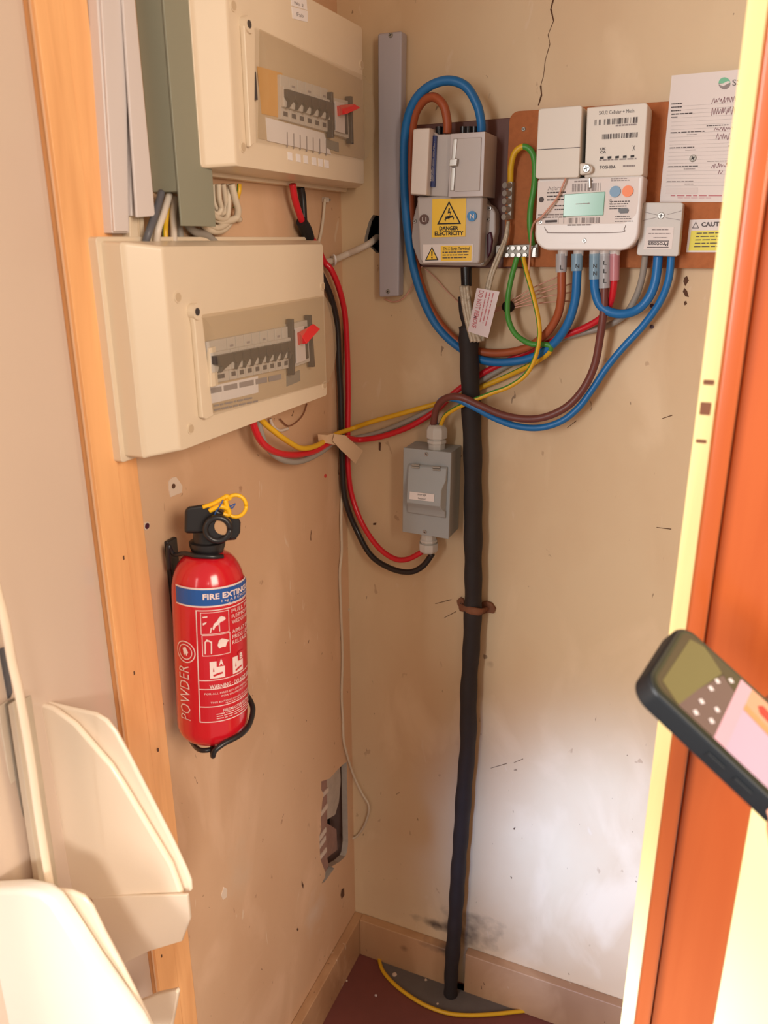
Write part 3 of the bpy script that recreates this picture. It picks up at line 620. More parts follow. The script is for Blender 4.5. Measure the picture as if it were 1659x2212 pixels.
g = G(); tube(g, PB((994,1312,.004),(1002,1314,.012),(1006,1316,.034),(1022,1320,.042),(1038,1322,.034),(1042,1320,.012),(1052,1316,.004)), .0032, 'rust', n=8, flat=2.2); g.build('strap', t2, smooth=True)
g = G(); ppoly(g, B, [(986,1298),(994,1291),(1001,1295),(1003,1312),(996,1316),(988,1308)], 0, .005, 'rust'); g.build('flange', t2, bevel=.001); g = G(); ppoly(g, B, [(1040,1302),(1050,1300),(1062,1304),(1070,1316),(1066,1326),(1054,1324),(1040,1328)], 0, .006, 'rust'); g.build('flange', t2, bevel=.001)
pscrew(B, 996, 1303, .005, .003, t2, m='rust')

# ------------------------------------------------------------------ earth terminals and braid
t = thing('earth_terminal_block', 'upright metal earth terminal strip with five screws on the fibreboard', 'terminal block', pt(B, 1098, 475, .016))
g = G(); ppoly(g, B, [(1098,392),(1107,392),(1104,474),(1096,474)], .016, .030, 'dull_metal'); g.build('bar', t, bevel=.0008)
for i in range(5):
    x, y = 1096-.6*i, 401+17*i; g = G(); p = pt(B, x+4, y, .030); cyl(g, p, p-Vector((.004,.010,0)), .0042, .0040, 'metal', 14); g.build('screw', t, smooth='auto')
t = thing('earth_bar', 'horizontal metal earth bar with two rows of screws below the fibreboard edge', 'terminal block', pt(B, 1115, 560, .016))
g = G(); ppoly(g, B, [(1072,530),(1162,527),(1161,556),(1070,556)], .016, .026, 'dull_metal'); ppoly(g, B, [(1142,534),(1158,534),(1157,556),(1141,556)], .026, .030, 'metal'); g.build('bar', t, bevel=.0008)
for i in range(5):
    for y in (536, 551):
        x = 1083+13*i; g = G(); p = pt(B, x, y, .026); cyl(g, p, p-Vector((0,.004,0)), .0030, None, 'metal', 12); g.build('screw', t, smooth='auto')
t = thing('earth_braid', 'flat braided tinned earth strap from the supply cable up to the terminal strip', 'earth strap', pt(B, 1024, 740, .03))
g = G()
for off in (-6, 0, 6):
    tube(g, PB((1003+off,618,.040),(1008+off,660,.046),(1016+off,700,.048),(1028+off*1.3,738,.046)), .0036, 'braid', n=8)
tube(g, PB((1034,738,.042),(1044,690,.040),(1052,630,.040),(1062,590,.040),(1074,556,.038),(1086,530,.036),(1094,505,.034),(1097,478,.030)), .0048, 'braid', n=8, rad=lambda s: .0075*(1-s)+.003*s, flat=.6)
for off in (-3, 3): tube(g, PB((1040+off,736,.044),(1052+off,640,.043),(1060+off,598,.043),(1076+off,556,.041),(1092+off*.5,515,.036),(1098,478,.032)), .0026, 'braid', n=8)
g.build('braid', t, smooth=True)
g = G(); tq = Quad(B, .052, (1030,622),(1079,630),(1054,730),(1011,716)); box(g, tq, 0, 1, 0, 1, .051, .0522, 'tag_clear')
q_ = tq
text(g, 'DO NOT REMOVE', lambda a, b: q_.P(.32-.22*b if 0 else .12+.22*(1-b), .04+.84*a, .0525), 'ink_red', .02)
words(g, type('R', (), {'P': lambda s, a, b, n=None: q_.P(.44+.44*b, .05+.8*a, .0525)})(), 0, 1, 0, 1, None, 'ink_red', 3, 6, .3, .2)
g.build('warning_tag', t, bevel=.0004, label='translucent white tag reading DO NOT REMOVE')

# ------------------------------------------------------------------ smart meter
t = thing('electricity_meter', 'white smart electricity meter with green screen on the orange fibreboard', 'meter', pt(B, 1265, 540, .016))
g = G(); NM = .070
ml, mr = B.inv(1158, 450, NM)[0], B.inv(1389, 400, NM)[0]; mt, mb = B.inv(1270, 383, NM)[1], B.inv(1265, 541, NM)[1]
outl = rrect(ml, mr, mb, mt, .022, 8, (0,0,1,1))
prism(g, B, outl, .016, NM, 'meter_white'); body = g.build('case', t, bevel=.003, seg=3)
F2 = .0704
g = G(); ppoly(g, B, [(1162,392),(1380,383),(1378,440),(1374,462),(1362,476),(1345,483),(1160,486)], NM-.001, NM+.0002, 'paper_white')
lq = Quad(B, F2, (1160,390),(1385,381),(1378,484),(1160,488))
qtext(g, 'Aclara', B, F2, [(1183,403),(1213,401),(1213,410),(1183,412)], 'ink_soft')
words(g, lq, .10, .30, .26, .50, None, 'ink', 3, 3, .35, .2); words(g, lq, .18, .32, .55, .72, None, 'ink', 2, 8, .3, .1); words(g, lq, .01, .30, .74, .86, None, 'ink_soft', 2, 2, .5, .1)
bars(g, lq, .35, .65, .10, .27, None, 'ink_soft', 34, 3); bars(g, lq, .27, .65, .84, .96, None, 'ink_soft', 44, 5); words(g, lq, .31, .55, .98, 1.03, None, 'ink_soft', 1, 5, .6, 0); words(g, lq, .37, .55, .04, .09, None, 'ink_soft', 1, 6, .6, 0)
words(g, lq, .72, .90, .02, .10, None, 'ink_soft', 2, 9, .4, .3); words(g, lq, .72, .94, .50, .70, None, 'ink', 4, 12, .4, .3); words(g, lq, .78, .97, .82, .98, None, 'ink', 3, 15, .3, .3)
qtext(g, 'UK', B, F2, [(1315,430),(1322,430),(1322,434),(1315,434)], 'ink'); qtext(g, 'CA', B, F2, [(1315,436),(1322,436),(1322,440),(1315,440)], 'ink')
c = lq.P(.045, .42); cyl(g, c, c-Vector((0,.0001,0)), .0035, None, 'ink', 16)
g.build('face_label', t)
g = G(); ppoly(g, B, [(1219,420),(1307,414),(1303,465),(1216,468)], NM, NM+.0016, 'lcd'); words(g, Quad(B, NM+.0018, (1219,420),(1307,414),(1303,465),(1216,468)), .3, .66, .44, .54, None, 'ink_soft', 1, 3, .4, .2); g.build('screen', t, bevel=.0006, label='pale green screen')
for x, y, m_, lb in ((1329,414,'button_blue','blue round button'),(1356,413,'button_orange','orange round button')):
    g = G(); c = pt(B, x, y, NM); cyl(g, c, c-Vector((0,.0022,0)), .0068, None, m_, 22); g.build('button', t, smooth='auto', label=lb)
g = G(); ppoly(g, B, [(1336,452),(1342,450),(1356,450),(1358,454),(1356,460),(1340,461),(1336,458)], NM, NM+.0014, 'toggle_dark'); g.build('optical_port', t)
g = G(); tube(g, PB((1176,490,NM),(1182,500,NM),(1196,503,NM),(1335,502,NM),(1348,494,NM),(1352,486,NM)), .0006, 'ink_soft', n=6); ppoly(g, B, [(1218,513),(1262,512),(1262,526),(1218,527)], NM, NM+.0008, 'meter_white'); g.build('terminal_cover_seam', t, smooth='auto')
pscrew(B, 1262, 520, NM, .0032, t); pscrew(B, 1168, 480, NM, .0028, t)
g = G(); ppoly(g, B, [(1170,472),(1206,470),(1206,483),(1172,484)], NM, NM+.001, 'white_plastic'); ppoly(g, B, [(1178,476),(1203,475),(1203,480),(1178,481)], NM+.001, NM+.002, 'ink'); g.build('seal_slot', t)
NH = .078
g = G(); ppoly(g, B, [(1268,232),(1395,221),(1400,226),(1390,376),(1385,380),(1262,384)], .016, NM, 'hub_cream'); hub = g.build('communications_hub', t, bevel=.0025, label='cream communications hub, right part')
hq = Quad(B, NM+.0004, (1268,232),(1398,222),(1388,380),(1262,384)); g = G()
qtext(g, 'SKU2 Cellular + Mesh', B, NM+.0004, [(1294,240),(1370,235),(1370,243),(1294,248)], 'ink'); bars(g, hq, .14, .88, .18, .26, None, 'ink', 60, 4); bars(g, hq, .28, .88, .39, .46, None, 'ink', 50, 7); words(g, hq, .5, .85, .27, .30, None, 'ink_soft', 1, 3, .7, 0)
qtext(g, 'UK', B, NM+.0004, [(1296,319),(1309,318),(1309,324),(1296,325)], 'ink', .02); qtext(g, 'CA', B, NM+.0004, [(1296,326),(1309,325),(1309,331),(1296,332)], 'ink', .02); qtext(g, 'X', B, NM+.0004, [(1366,314),(1372,314),(1372,325),(1366,325)], 'ink')
for i in range(5):
    x = 1300+16.5*i; g.add([pt(B, a, b, NM+.0004) for a, b in ((x-4,341-.8*i-2),(x+4,340-.8*i-2),(x+4,343-.8*i),(x-4,344-.8*i))], [(0,1,2,3)], 'ink_black')
words(g, hq, .25, .88, .745, .775, None, 'ink_soft', 1, 4, .6, 0); qtext(g, 'TOSHIBA', B, NM+.0004, [(1295,358),(1330,357),(1330,364),(1295,365)], 'ink', .02); words(g, hq, .66, .86, .84, .88, None, 'ink_soft', 1, 8, .6, 0)
g.build('print', hub)
g = G(); ppoly(g, B, [(1163,238),(1168,234),(1254,227),(1258,231),(1251,380),(1247,384),(1160,386),(1156,382)], .016, NH, 'hub_cream'); hb = g.build('hub_cover', t, bevel=.0025, label='cream communications hub, left cover')
g = G(); g.add([pt(B, x, y, NH+.0002) for x, y in ((1162,322.5),(1253,317.5),(1253,319),(1162,324))], [(0,1,2,3)], 'ink'); g.build('seam', hb)
g = G(); ppoly(g, B, [(1252,352),(1262,352),(1272,354),(1280,360),(1280,370),(1272,376),(1252,378)], .060, NH+.001, 'hub_cream'); lug = g.build('fixing_lug', t, bevel=.002)
pscrew(B, 1267, 364, NH+.001, .0052, t, ang=.2)
g = G(); ppoly(g, B, [(1270,384),(1276,383),(1277,405),(1271,408)], NM, NM+.004, 'metal'); g.build('seal', t, bevel=.001)
for i, x in enumerate((1216, 1250, 1285, 1307, 1329)):
    g = G(); c = pt(B, x, 541, .042); cyl(g, c+Vector((0,0,.003)), c-Vector((0,0,.007)), .0072, .0068, 'meter_white', 18); g.build('terminal_sleeve', t, smooth='auto')
g = G(); tube(g, PB((1222,386,.076),(1216,400,.078),(1205,425,.076),(1190,445,.078),(1168,470,.078),(1155,480,.070),(1148,500,.050),(1145,540,.036),(1143,570,.034),(1142,590,.034)), .0014, 'wire_pink', n=8); g.build('wire', smooth=True, label='thin pink seal wire slanting across the front of the meter', cat='wire')

# ------------------------------------------------------------------ isolator, notices
t = thing('isolator_switch', 'small light grey isolator box with silver label, right of the meter', 'switch', pt(B, 1430, 552, .016))
g = G(); ppoly(g, B, [(1389,440),(1393,437),(1472,437),(1476,441),(1466,550),(1462,554),(1379,552),(1375,548)], .016, .050, 'isolator_grey'); g.build('case', t, bevel=.0025)
g = G()
for (a, b, c, d) in ((1391,458,1420,465),(1388,477,1418,470),(1442,464,1472,456),(1438,471,1469,476)): 
    p, q2 = pt(B, a, b, .0503), pt(B, c, d, .0503); g.add([p, q2, q2+Vector((0,0,.0006)), p+Vector((0,0,.0006))], [(0,1,2,3)], 'ink_soft')
g.build('moulded_groove', t)
pscrew(B, 1428, 466, .050, .0045, t, ang=0)
g = G(); iq = [(1397,491),(1456,491),(1451,538),(1390,538)]; ppoly(g, B, iq, .050, .0504, 'paper_white'); qq = Quad(B, .0506, *iq)
words(g, qq, .2, .8, .08, .18, None, 'ink_soft', 1, 2, .5, 0); words(g, qq, .1, .9, .27, .33, None, 'ink_soft', 1, 3, .5, 0); words(g, qq, .3, .8, .45, .52, None, 'ink_soft', 1, 4, .5, 0)
sheet(g, qq, .12, .88, .61, .65, 'ink', None); sheet(g, qq, .12, .88, .90, .94, 'ink', None); text(g, 'Proteus', lambda a, b: qq.P(.14+.72*a, .68+.19*b), 'ink', .02, True); g.build('rating_label', t)
t = thing('paper_notice', 'white test certificate sheet pinned to the fibreboard above the isolator', 'notice', pt(B, 1510, 436, .016))
PQ_ = [(1451,163),(1640,146),(1620,437),(1425,436)]
g = G(); ppoly(g, B, PQ_, .0165, .0172, 'paper_white'); pq = Quad(B, .0174, *PQ_)
def W(a, b, c, d, m='ink_soft', rows=1, sd=1, f=.6): words(g, pq, a, c, b, d, None, m, rows, sd, f, .1)
for i in range(22): sheet(g, pq, .05, .97, .24+i*.03, .2412+i*.03, 'ink_soft')
W(.03,.215,.16,.295,'ink',3,4,.35); W(.04,.295,.30,.31,'ink',1,5,.6); W(.04,.32,.12,.33,'ink',1,6)
W(.46,.40,.72,.412,'ink',1,7); W(.05,.44,.45,.452,'ink',1,8); W(.24,.462,.36,.472,'ink_soft',1,8); W(.06,.56,.36,.572,'ink',1,9); W(.24,.582,.36,.592,'ink_soft',1,3); W(.72,.56,.9,.572,'ink',1,9)
W(.06,.71,.42,.722,'ink',1,12); W(.24,.732,.38,.742,'ink_soft',1,11); W(.5,.675,.74,.685,'ink_soft',1,14); W(.06,.83,.38,.842,'ink_soft',1,12); W(.26,.852,.38,.862,'ink_soft',1,15)
W(.12,.945,.9,.958,'ink_red',1,4); W(.2,.965,.6,.97,'ink_red',1,5); sheet(g, pq, .06, .42, .885, .935, 'label_grey' if 0 else 'white_plastic')
for a, b, c, d, sd_ in ((.50,.20,.84,.235,1),(.5,.275,.80,.32,2),(.55,.42,.8,.445,3),(.58,.47,.72,.515,4),(.55,.70,.85,.73,5),(.63,.75,.68,.775,6)):   # handwriting too small to read
    R_ = random.Random(sd_); k_ = int((c-a)*70); P_ = [pq.P(a+(c-a)*i/k_+R_.uniform(-.006,.006), (b if i % 2 else d)+R_.uniform(-.008,.008)) for i in range(k_+1)]
    tube(g, P_, .00032, 'ink_violet', n=4, k=4)
g.build('sheet', t)
g = G(); c = pq.P(.62, .085)
circ = [(1565+13*math.cos(2*PI*i/20), 180+13*math.sin(2*PI*i/20)) for i in range(20)]
g.add([pt(B, x, y, .0175) for x, y in circ[10:]+[circ[0]]], [tuple(range(11))], 'logo_green'); g.add([pt(B, x, y, .0175) for x, y in circ[:11]], [tuple(range(11))], 'ink_soft')
pl = [(1552,182),(1562,180),(1572,175),(1579,177),(1572,181),(1562,186)]; g.add([pt(B, x, y, .0177) for x, y in pl], [tuple(range(6))], 'paper_white')
qtext(g, 'SSE', B, .0176, [(1582,172),(1612,170),(1612,183),(1582,185)], 'ink'); g.build('logo', t)
pscrew(B, 1497, 342, .0172, .0045, t, m='dull_metal', name='fixing_screw')
g = G(); cq = [(1490,475),(1600,471),(1595,545),(1482,545)]; ppoly(g, B, cq, .0160, .0166, 'paper_white'); ppoly(g, B, [(1493,499),(1600,496),(1594,541),(1487,541)], .0166, .0169, 'caution_yellow')
qtext(g, 'CAUTION', B, .0171, [(1515,480),(1580,478),(1580,488),(1515,490)], 'ink', .03); tri(g, B, .0171, (1503,479),(1510,493),(1495,493), .25, 'ink'); words(g, Quad(B, .0171, (1500,503),(1600,501),(1595,538),(1493,539)), .05, .95, 0, 1, None, 'ink', 5, 3, .28, .2)
g.build('caution_sticker', label='yellow and white CAUTION sticker below the paper sheet', cat='sticker')

# ------------------------------------------------------------------ cables on the back wall
cable('cable', PB((1214,548,.042),(1213,600,.042),(1212,645,.040),(1203,685,.034),(1178,722,.028),(1140,750,.020),(1090,762,.014),(1040,760,.010),(1000,745,.010),(960,710,.012),(930,665,.012),(908,610,.014),(895,550,.018),(889,480,.022),(886,400,.026),(888,310,.032),(896,250,.040),(915,218,.046),(938,210,.050),(958,228,.052),(966,262,.050),(966,288,.048)), .0060, 'cable_brown', 'thick orange-brown cable looping from the meter over into the service head')
cable('cable', PB((1248,548,.042),(1246,600,.042),(1242,650,.040),(1226,700,.036),(1196,742,.028),(1150,772,.022),(1100,782,.018),(1050,780,.014),(1010,762,.012),(965,728,.016),(930,682,.018),(902,612,.022),(886,540,.026),(876,450,.030),(873,360,.034),(876,280,.040),(892,225,.046),(922,190,.050),(965,174,.052),(1005,186,.052),(1030,225,.050),(1039,262,.048),(1040,284,.046)), .0062, 'cable_blue', 'thick bright blue cable making the tall loop above the service head')
cable('cable', PB((1285,548,.042),(1284,600,.042),(1286,630,.042),(1296,658,.042),(1318,674,.042),(1348,678,.040),(1378,668,.036),(1402,642,.034),(1416,605,.034),(1422,552,.034)), .0062, 'cable_blue', 'short bright blue cable in a U between the meter and the isolator')
cable('cable', PB((1450,552,.034),(1444,605,.032),(1424,655,.028),(1388,705,.024),(1345,752,.024),(1310,795,.026),(1280,840,.030),(1250,880,.034),(1212,910,.038),(1165,924,.042),(1115,920,.046),(1068,903,.050),(1025,880,.054),(985,862,.054),(958,862,.050),(944,880,.042),(938,915,.034)), .0050, 'cable_blue', 'long darker blue cable sweeping from the isolator down to the switch box')
cable('cable', PB((1307,548,.042),(1306,615,.042),(1304,670,.042),(1296,730,.040),(1284,790,.038),(1260,840,.038),(1225,878,.040),(1180,900,.044),(1135,905,.048),(1085,896,.052),(1035,875,.056),(995,858,.058),(964,860,.054),(944,880,.046),(936,916,.038)), .0055, 'cable_umber', 'dark brown cable sweeping from the meter down to the switch box')
cable('cable', PB((1328,548,.042),(1326,615,.040),(1318,655,.034),(1300,685,.026),(1262,708,.020),(1210,728,.016),(1160,750,.012),(1100,778,.008),(1040,808,.007),(985,846,.008),(950,880,.012),(910,908,.016),(870,928,.018),(820,944,.020),(775,950,.022),(745,946,.026)) + PL((712,956,.026),(680,974,.026),(640,982,.028),(600,978,.032),(568,958,.034),(550,925,.034),(545,895,.034)), .0048, 'cable_red', 'red cable running from the meter across the corner to the lower fuse box')
cable('cable', PB((1394,552,.034),(1387,600,.028),(1372,645,.022),(1345,685,.016),(1300,708,.012),(1240,724,.010),(1180,746,.007),(1100,788,.006),(1040,822,.006),(990,852,.006),(940,880,.010),(890,905,.012),(830,930,.014),(780,944,.016),(750,948,.018)) + PL((720,956,.020),(700,972,.024),(668,990,.026),(635,998,.028),(600,988,.028),(575,962,.028),(562,930,.028),(556,895,.028)), .0044, 'cable_grey', 'grey cable running from the isolator behind the others to the lower fuse box')
cable('cable', PB((1117,556,.030),(1105,600,.034),(1097,645,.036),(1098,688,.036),(1114,722,.034),(1145,742,.030),(1178,744,.030),(1190,750,.030),(1182,765,.026),(1150,786,.018),(1105,808,.010),(1060,828,.008),(1000,852,.008),(950,870,.012),(900,884,.016),(850,898,.018),(800,912,.020),(760,926,.020)) + PL((726,938,.020),(706,950,.024),(680,964,.030),(650,968,.034),(620,952,.036),(590,930,.036),(566,908,.034),(560,890,.034)), .0040, 'cable_green', 'green and yellow earth cable curling below the earth bar, then reaching the lower fuse box', stripe='cable_yellow', tw=.0, ph=4, frac=lambda s: 0 if s < .30 else (.5 if s < .42 else .85))
cable('cable', PB((1130,556,.030),(1138,590,.036),(1152,640,.042),(1163,690,.046),(1165,730,.048),(1155,775,.048),(1135,810,.048),(1100,835,.050),(1060,850,.052),(1020,866,.054),(985,882,.050),(962,898,.044),(952,918,.036)), .0034, 'cable_green', 'thin green and yellow earth cable from the earth bar down to the switch box', stripe='cable_yellow', tw=.0, ph=5, frac=lambda s: .5)
cable('cable', PB((1103,394,.024),(1104,360,.028),(1112,330,.030),(1130,317,.030),(1147,326,.030),(1155,352,.030),(1154,400,.030),(1146,450,.030),(1145,490,.030),(1150,530,.028)), .0042, 'cable_green', 'green and yellow earth cable arching over left of the meter', stripe='cable_yellow', tw=.0, ph=4, frac=lambda s: 1 if s < .33 else (.5 if s < .42 else 0))
# numbered sleeves
for (x, y0, y1, m_, tx, r_, lb) in ((1213,548,588,'sleeve_clear','L',.0080,'clear sleeve marked L on the orange-brown cable under the meter'), (1247,548,585,'sleeve_blue','N',.0082,'pale blue sleeve marked N on the tall-loop blue cable'),
        (1285,548,603,'sleeve_blue','N',.0076,'pale blue sleeve marked N N on the U-shaped blue cable'), (1307,548,622,'sleeve_clear','L',.0080,'clear sleeve marked L three times on the dark brown cable'), (1328,548,606,'sleeve_pink','',.0070,'pink sleeve on the red cable under the meter')):
    g = G(); c0, c1 = pt(B, x, y0, .042), pt(B, x-1, y1, .042); tube(g, [c0, c0.lerp(c1,.5), c1], r_, m_, n=16, rad=lambda s, r_=r_: r_*(1-.05*s))
    if tx:
        ks = [y1-10] if (y1-y0) < 45 else ([y1-28, y1-12] if y1 < 610 else [y1-54, y1-36, y1-15])
        for yy in ks: qtext(g, tx, B, .042+r_+.0006, [(x-3.5,yy-5),(x+3.5,yy-5),(x+3,yy+4),(x-4,yy+4)], 'ink_black')
    g.build('cable_sleeve', smooth='auto', label=lb, cat='cable sleeve', group=None)
# masking tape flag at the crossing
t = thing('masking_tape', 'cream masking tape flag wrapped round the cables in the corner', 'tape', pt(L, 730, 960, .02))
g = G(); ppoly(g, L, [(706,940),(722,936),(734,944),(728,962),(708,958)], .018, .034, 'masking_tape'); g.build('wrap', t, bevel=.0003); g = G(); c = [(722,938),(745,940),(784,974),(768,1002),(736,972),(718,952)]
v_ = PB(*[(x, y, .036) for x, y in c]); loft(g, [v_, [p+Vector((0,.0006,0)) for p in v_]], 'masking_tape'); g.build('flag', t, bevel=.0003)
# pink wires tied by a black blob
for i, (a, b) in enumerate((((1100,652),(1205,598)),((1102,656),(1208,612)),((1104,660),(1238,612)),((1104,662),(1242,630)),((1104,666),(1240,650)))):
    cable('wire', PB((1040+i*3,668+i*5,.016),(1075,664+i*2,.018),(*a,.022),((a[0]+b[0])/2,(a[1]+b[1])/2-4,.020),(*b,.016)), .0009, 'wire_pink', ['topmost', 'second', 'third', 'fourth', 'lowest'][i]+' of the thin pink wires fanning right from the black lump', 'pink wires fanning out from the black tie', cat='wire')
g = G(); c = pt(B, 1098, 662, .022)
vs = []; bm_ = bmesh.new(); bmesh.ops.create_icosphere(bm_, subdivisions=2, radius=.0092)
g.add([c+Vector((v.co.x*1.1, v.co.y*.7, v.co.z))*(1+.18*noise.noise(v.co*260)) for v in bm_.verts], [tuple(v.index for v in f.verts) for f in bm_.faces], 'bitumen'); bm_.free(); g.build('black_putty', smooth=True, label='black lump binding the thin pink wires', cat='cable tie')
cable('wire', PB((912,575,.012),(900,590,.010),(888,622,.008),(870,645,.006),(850,652,.004),(832,646,.004)), .0011, 'wire_pink', 'thin pinkish wire curving from under the service head to the grey upright trunking', cat='wire')
cable('wire', PB((918,580,.008),(940,600,.006),(965,628,.004),(992,655,.006)), .0008, 'wire_pink', 'hair-thin pink wire from the service head down to the supply cable', cat='wire')
for x, y, lb in ((1408,660,'dark red wall plug behind the blue cables right of the meter'), (1408,706,'dark red wall plug below the other one, right of the long blue cable')):
    g = G(); c = pt(B, x, y, 0); cyl(g, c+Vector((0,.002,0)), c-Vector((0,.0015,0)), .0028, None, 'purple_dark', 12); g.build('wall_plug', smooth='auto', label=lb, cat='wall plug')

# ------------------------------------------------------------------ storage heater switch box
t = thing('switch_enclosure', 'grey metal switch box with hinged cover labelled storage heater', 'switch box', pt(B, 920, 1164, 0))
ES = .055
g = G(); ppoly(g, B, [(872,968),(975,978),(969,1164),(870,1149)], 0, ES-.003, 'enclosure_grey'); ppoly(g, B, [(871,967),(975,978),(969,1165),(869,1149)], ES-.003, ES, 'enclosure_grey'); g.build('case', t, bevel=.0012)
g = G(); fq = Quad(B, ES+.012, (879,1005),(962,1012),(958,1124),(877,1112))
pr = [(0, .002), (.03, .006), (.25, .008), (.40, .016), (.72, .018), (.80, .012), (.86, .007), (.97, .005), (1, .002)]
W0 = .04; A = [fq.P(W0*(0 if h < .01 else 1), b, ES+h) for b, h in pr]; C_ = [fq.P(1-W0*(0 if h < .01 else 1)*1.6, b, ES+h) for b, h in pr]
A0 = [fq.P(0, b, ES) for b, h in pr]; C0 = [fq.P(1, b, ES) for b, h in pr]
loft(g, [[a, b, c, d] for a, b, c, d in zip(A0, A, C_, C0)], 'enclosure_grey'); cov = g.build('hinged_cover', t, bevel=.001, smooth='auto')
g = G(); ppoly(g, B, [(885,1062),(938,1068),(937,1084),(884,1078)], ES+.0172, ES+.0185, 'paper_white'); qtext(g, 'storage', B, ES+.0187, [(902,1066),(921,1068),(921,1073),(902,1071)], 'ink_black'); qtext(g, 'heater', B, ES+.0187, [(903,1074),(920,1076),(920,1080),(903,1078)], 'ink_black'); g.build('name_label', cov, label='white storage heater label')
for x, y in ((898,1007),(943,1012)):
    g = G()
    for dy in (-3, 2): p = pt(B, x-8, y+dy, ES+.007); q2 = pt(B, x+8, y+dy+1, ES+.007); cyl(g, p, q2, .0017, None, 'dull_metal', 10)
    g.build('hinge', t, smooth='auto')
pscrew(B, 921, 981, ES, .0036, t); pscrew(B, 918, 1149, ES, .0036, t)
def gland(px, py0, py1, n, r, lb, up):
    g = G(); c0, c1 = pt(B, px, py0, n), pt(B, px+(1 if up else 2), py1, n); c1.x = c0.x; ax = c1-c0; h = ax.length
    lathe(g, c0, ax, [(-.004, r*.8), (h*.18, r*.8), (h*.2, r*.92), (h*.34, r*.92), (h*.36, r*.78), (h*.44, r*.78)], 'gland_grey', 8)
    lathe(g, c0, ax, [(h*.42, r), (h*.78, r), (h*.90, r*.88), (h, r*.62)], 'gland_grey', 8); return g.build('cable_gland', t, bevel=.001, label=lb)
gland(943, 966, 916, .034, .0175, 'upper cable gland', True); gland(926, 1156, 1194, .034, .0165, 'lower cable gland', False)

# ------------------------------------------------------------------ fire extinguisher
AX0, AX1 = pt(L, 448, 1180, .058), pt(L, 461, 1584, .058)     # top and bottom of the cylinder axis
axd = (AX0-AX1).normalized(); H = (AX0-AX1).length; R = .0425
t = thing('fire_extinguisher', 'small red powder fire extinguisher with blue band and yellow pin on the left wall', 'fire extinguisher', AX1)
vw = (CAM-(AX0+AX1)/2); vw = (vw-axd*vw.dot(axd)).normalized(); sd = axd.cross(vw).normalized()
if sd.dot(cr) < 0: sd = -sd
def CP(a, h, r=R): return AX1+axd*h+(vw*math.cos(a)+sd*math.sin(a))*r      # a = 0 towards the room, positive to the right
def clathe(prof, m, n=48, g=None):
    g = g or G(); loft(g, [[CP(2*PI*j/n, h, max(r, 1e-4)) for j in range(n)] for h, r in prof], m); return g
prof = [(0, .020), (.001, .030), (.005, .037), (.012, .0412), (.020, R), (H-.055, R)] + [(H-.055+.048*math.sin(x*PI/2/8), .0165+(R-.0165)*math.cos(x*PI/2/8)) for x in range(1, 9)] + [(H+.004, .0155)]
clathe(prof, 'ext_red').build('cylinder', t, smooth='auto')
def hpx(py): # height on the front of the cylinder for a photo row (centre column)
    lo, hi = -.05, H+.1
    for _ in range(40):
        mid = (lo+hi)/2; p = CP(0, mid)-CAM; cc = Vector((cr.dot(p), cdn.dot(p), cf.dot(p))); y = CY+FPX*cc.y/cc.z
        if y > py: lo = mid
        else: hi = mid
    return lo
def cpatch(g, a0, a1, h0, h1, m, r=R+.0004, k=24):
    vs = []; fs = []
    for i in range(k+1):
        a = a0+(a1-a0)*i/k; vs += [CP(a, h0, r), CP(a, h1, r)]
    for i in range(k): fs.append((2*i, 2*i+2, 2*i+3, 2*i+1))
    g.add(vs, fs, m)
def ctext(g, s, a0, a1, h0, h1, m='ext_white', bold=.0, r=R+.0012): text(g, s, lambda a, b: CP(a0+(a1-a0)*a, h1-(h1-h0)*b, r), m, bold)
hb1, hb0 = hpx(1276), hpx(1307)
g = G(); cpatch(g, -1.02, 1.62, hb0-.003, hb1+.003, 'ext_white', R+.0003); cpatch(g, -1.00, 1.60, hb0-.001, hb1+.001, 'ext_blue', R+.0007)
ctext(g, 'FIRE EXTINGUISHER', -.16, 2.0, hb1-.0105, hb1-.0035, bold=.03)
ctext(g, '1 kg A B C POWDER', .32, 1.5, hb1-.0158, hb1-.0118); ctext(g, '5A  34B  C', .50, 1.5, hb1-.0205, hb1-.0170)
g.build('band', t, label='blue band reading FIRE EXTINGUISHER')
g = G(); hl1 = hb0-.006; hl0 = hpx(1560); LA = -.36; r3 = R+.0008
cpatch(g, LA, 1.62, hl0, hl1, 'ext_label_red', R+.0004)
def rim(a0, a1, h0, h1, w=.0011):
    cpatch(g, a0, a1, h0, h0+w, 'ext_white', r3); cpatch(g, a0, a1, h1-w, h1, 'ext_white', r3); da = w/R
    cpatch(g, a0, a0+da, h0, h1, 'ext_white', r3, 2); cpatch(g, a1-da, a1, h0, h1, 'ext_white', r3, 2)
rim(LA, 1.6, hl0, hl1)
HT = hl1-hl0; f_ = lambda s: hl1-HT*s
rim(-.24, .52, f_(.21), f_(.02), .0007); rim(-.22, .54, f_(.40), f_(.215), .0007)
for (a, b) in ((.62,.62),(.70,.71),(.86,.88),):
    cpatch(g, LA, 1.6, f_(a), f_(a)+.0010, 'ext_white', r3)
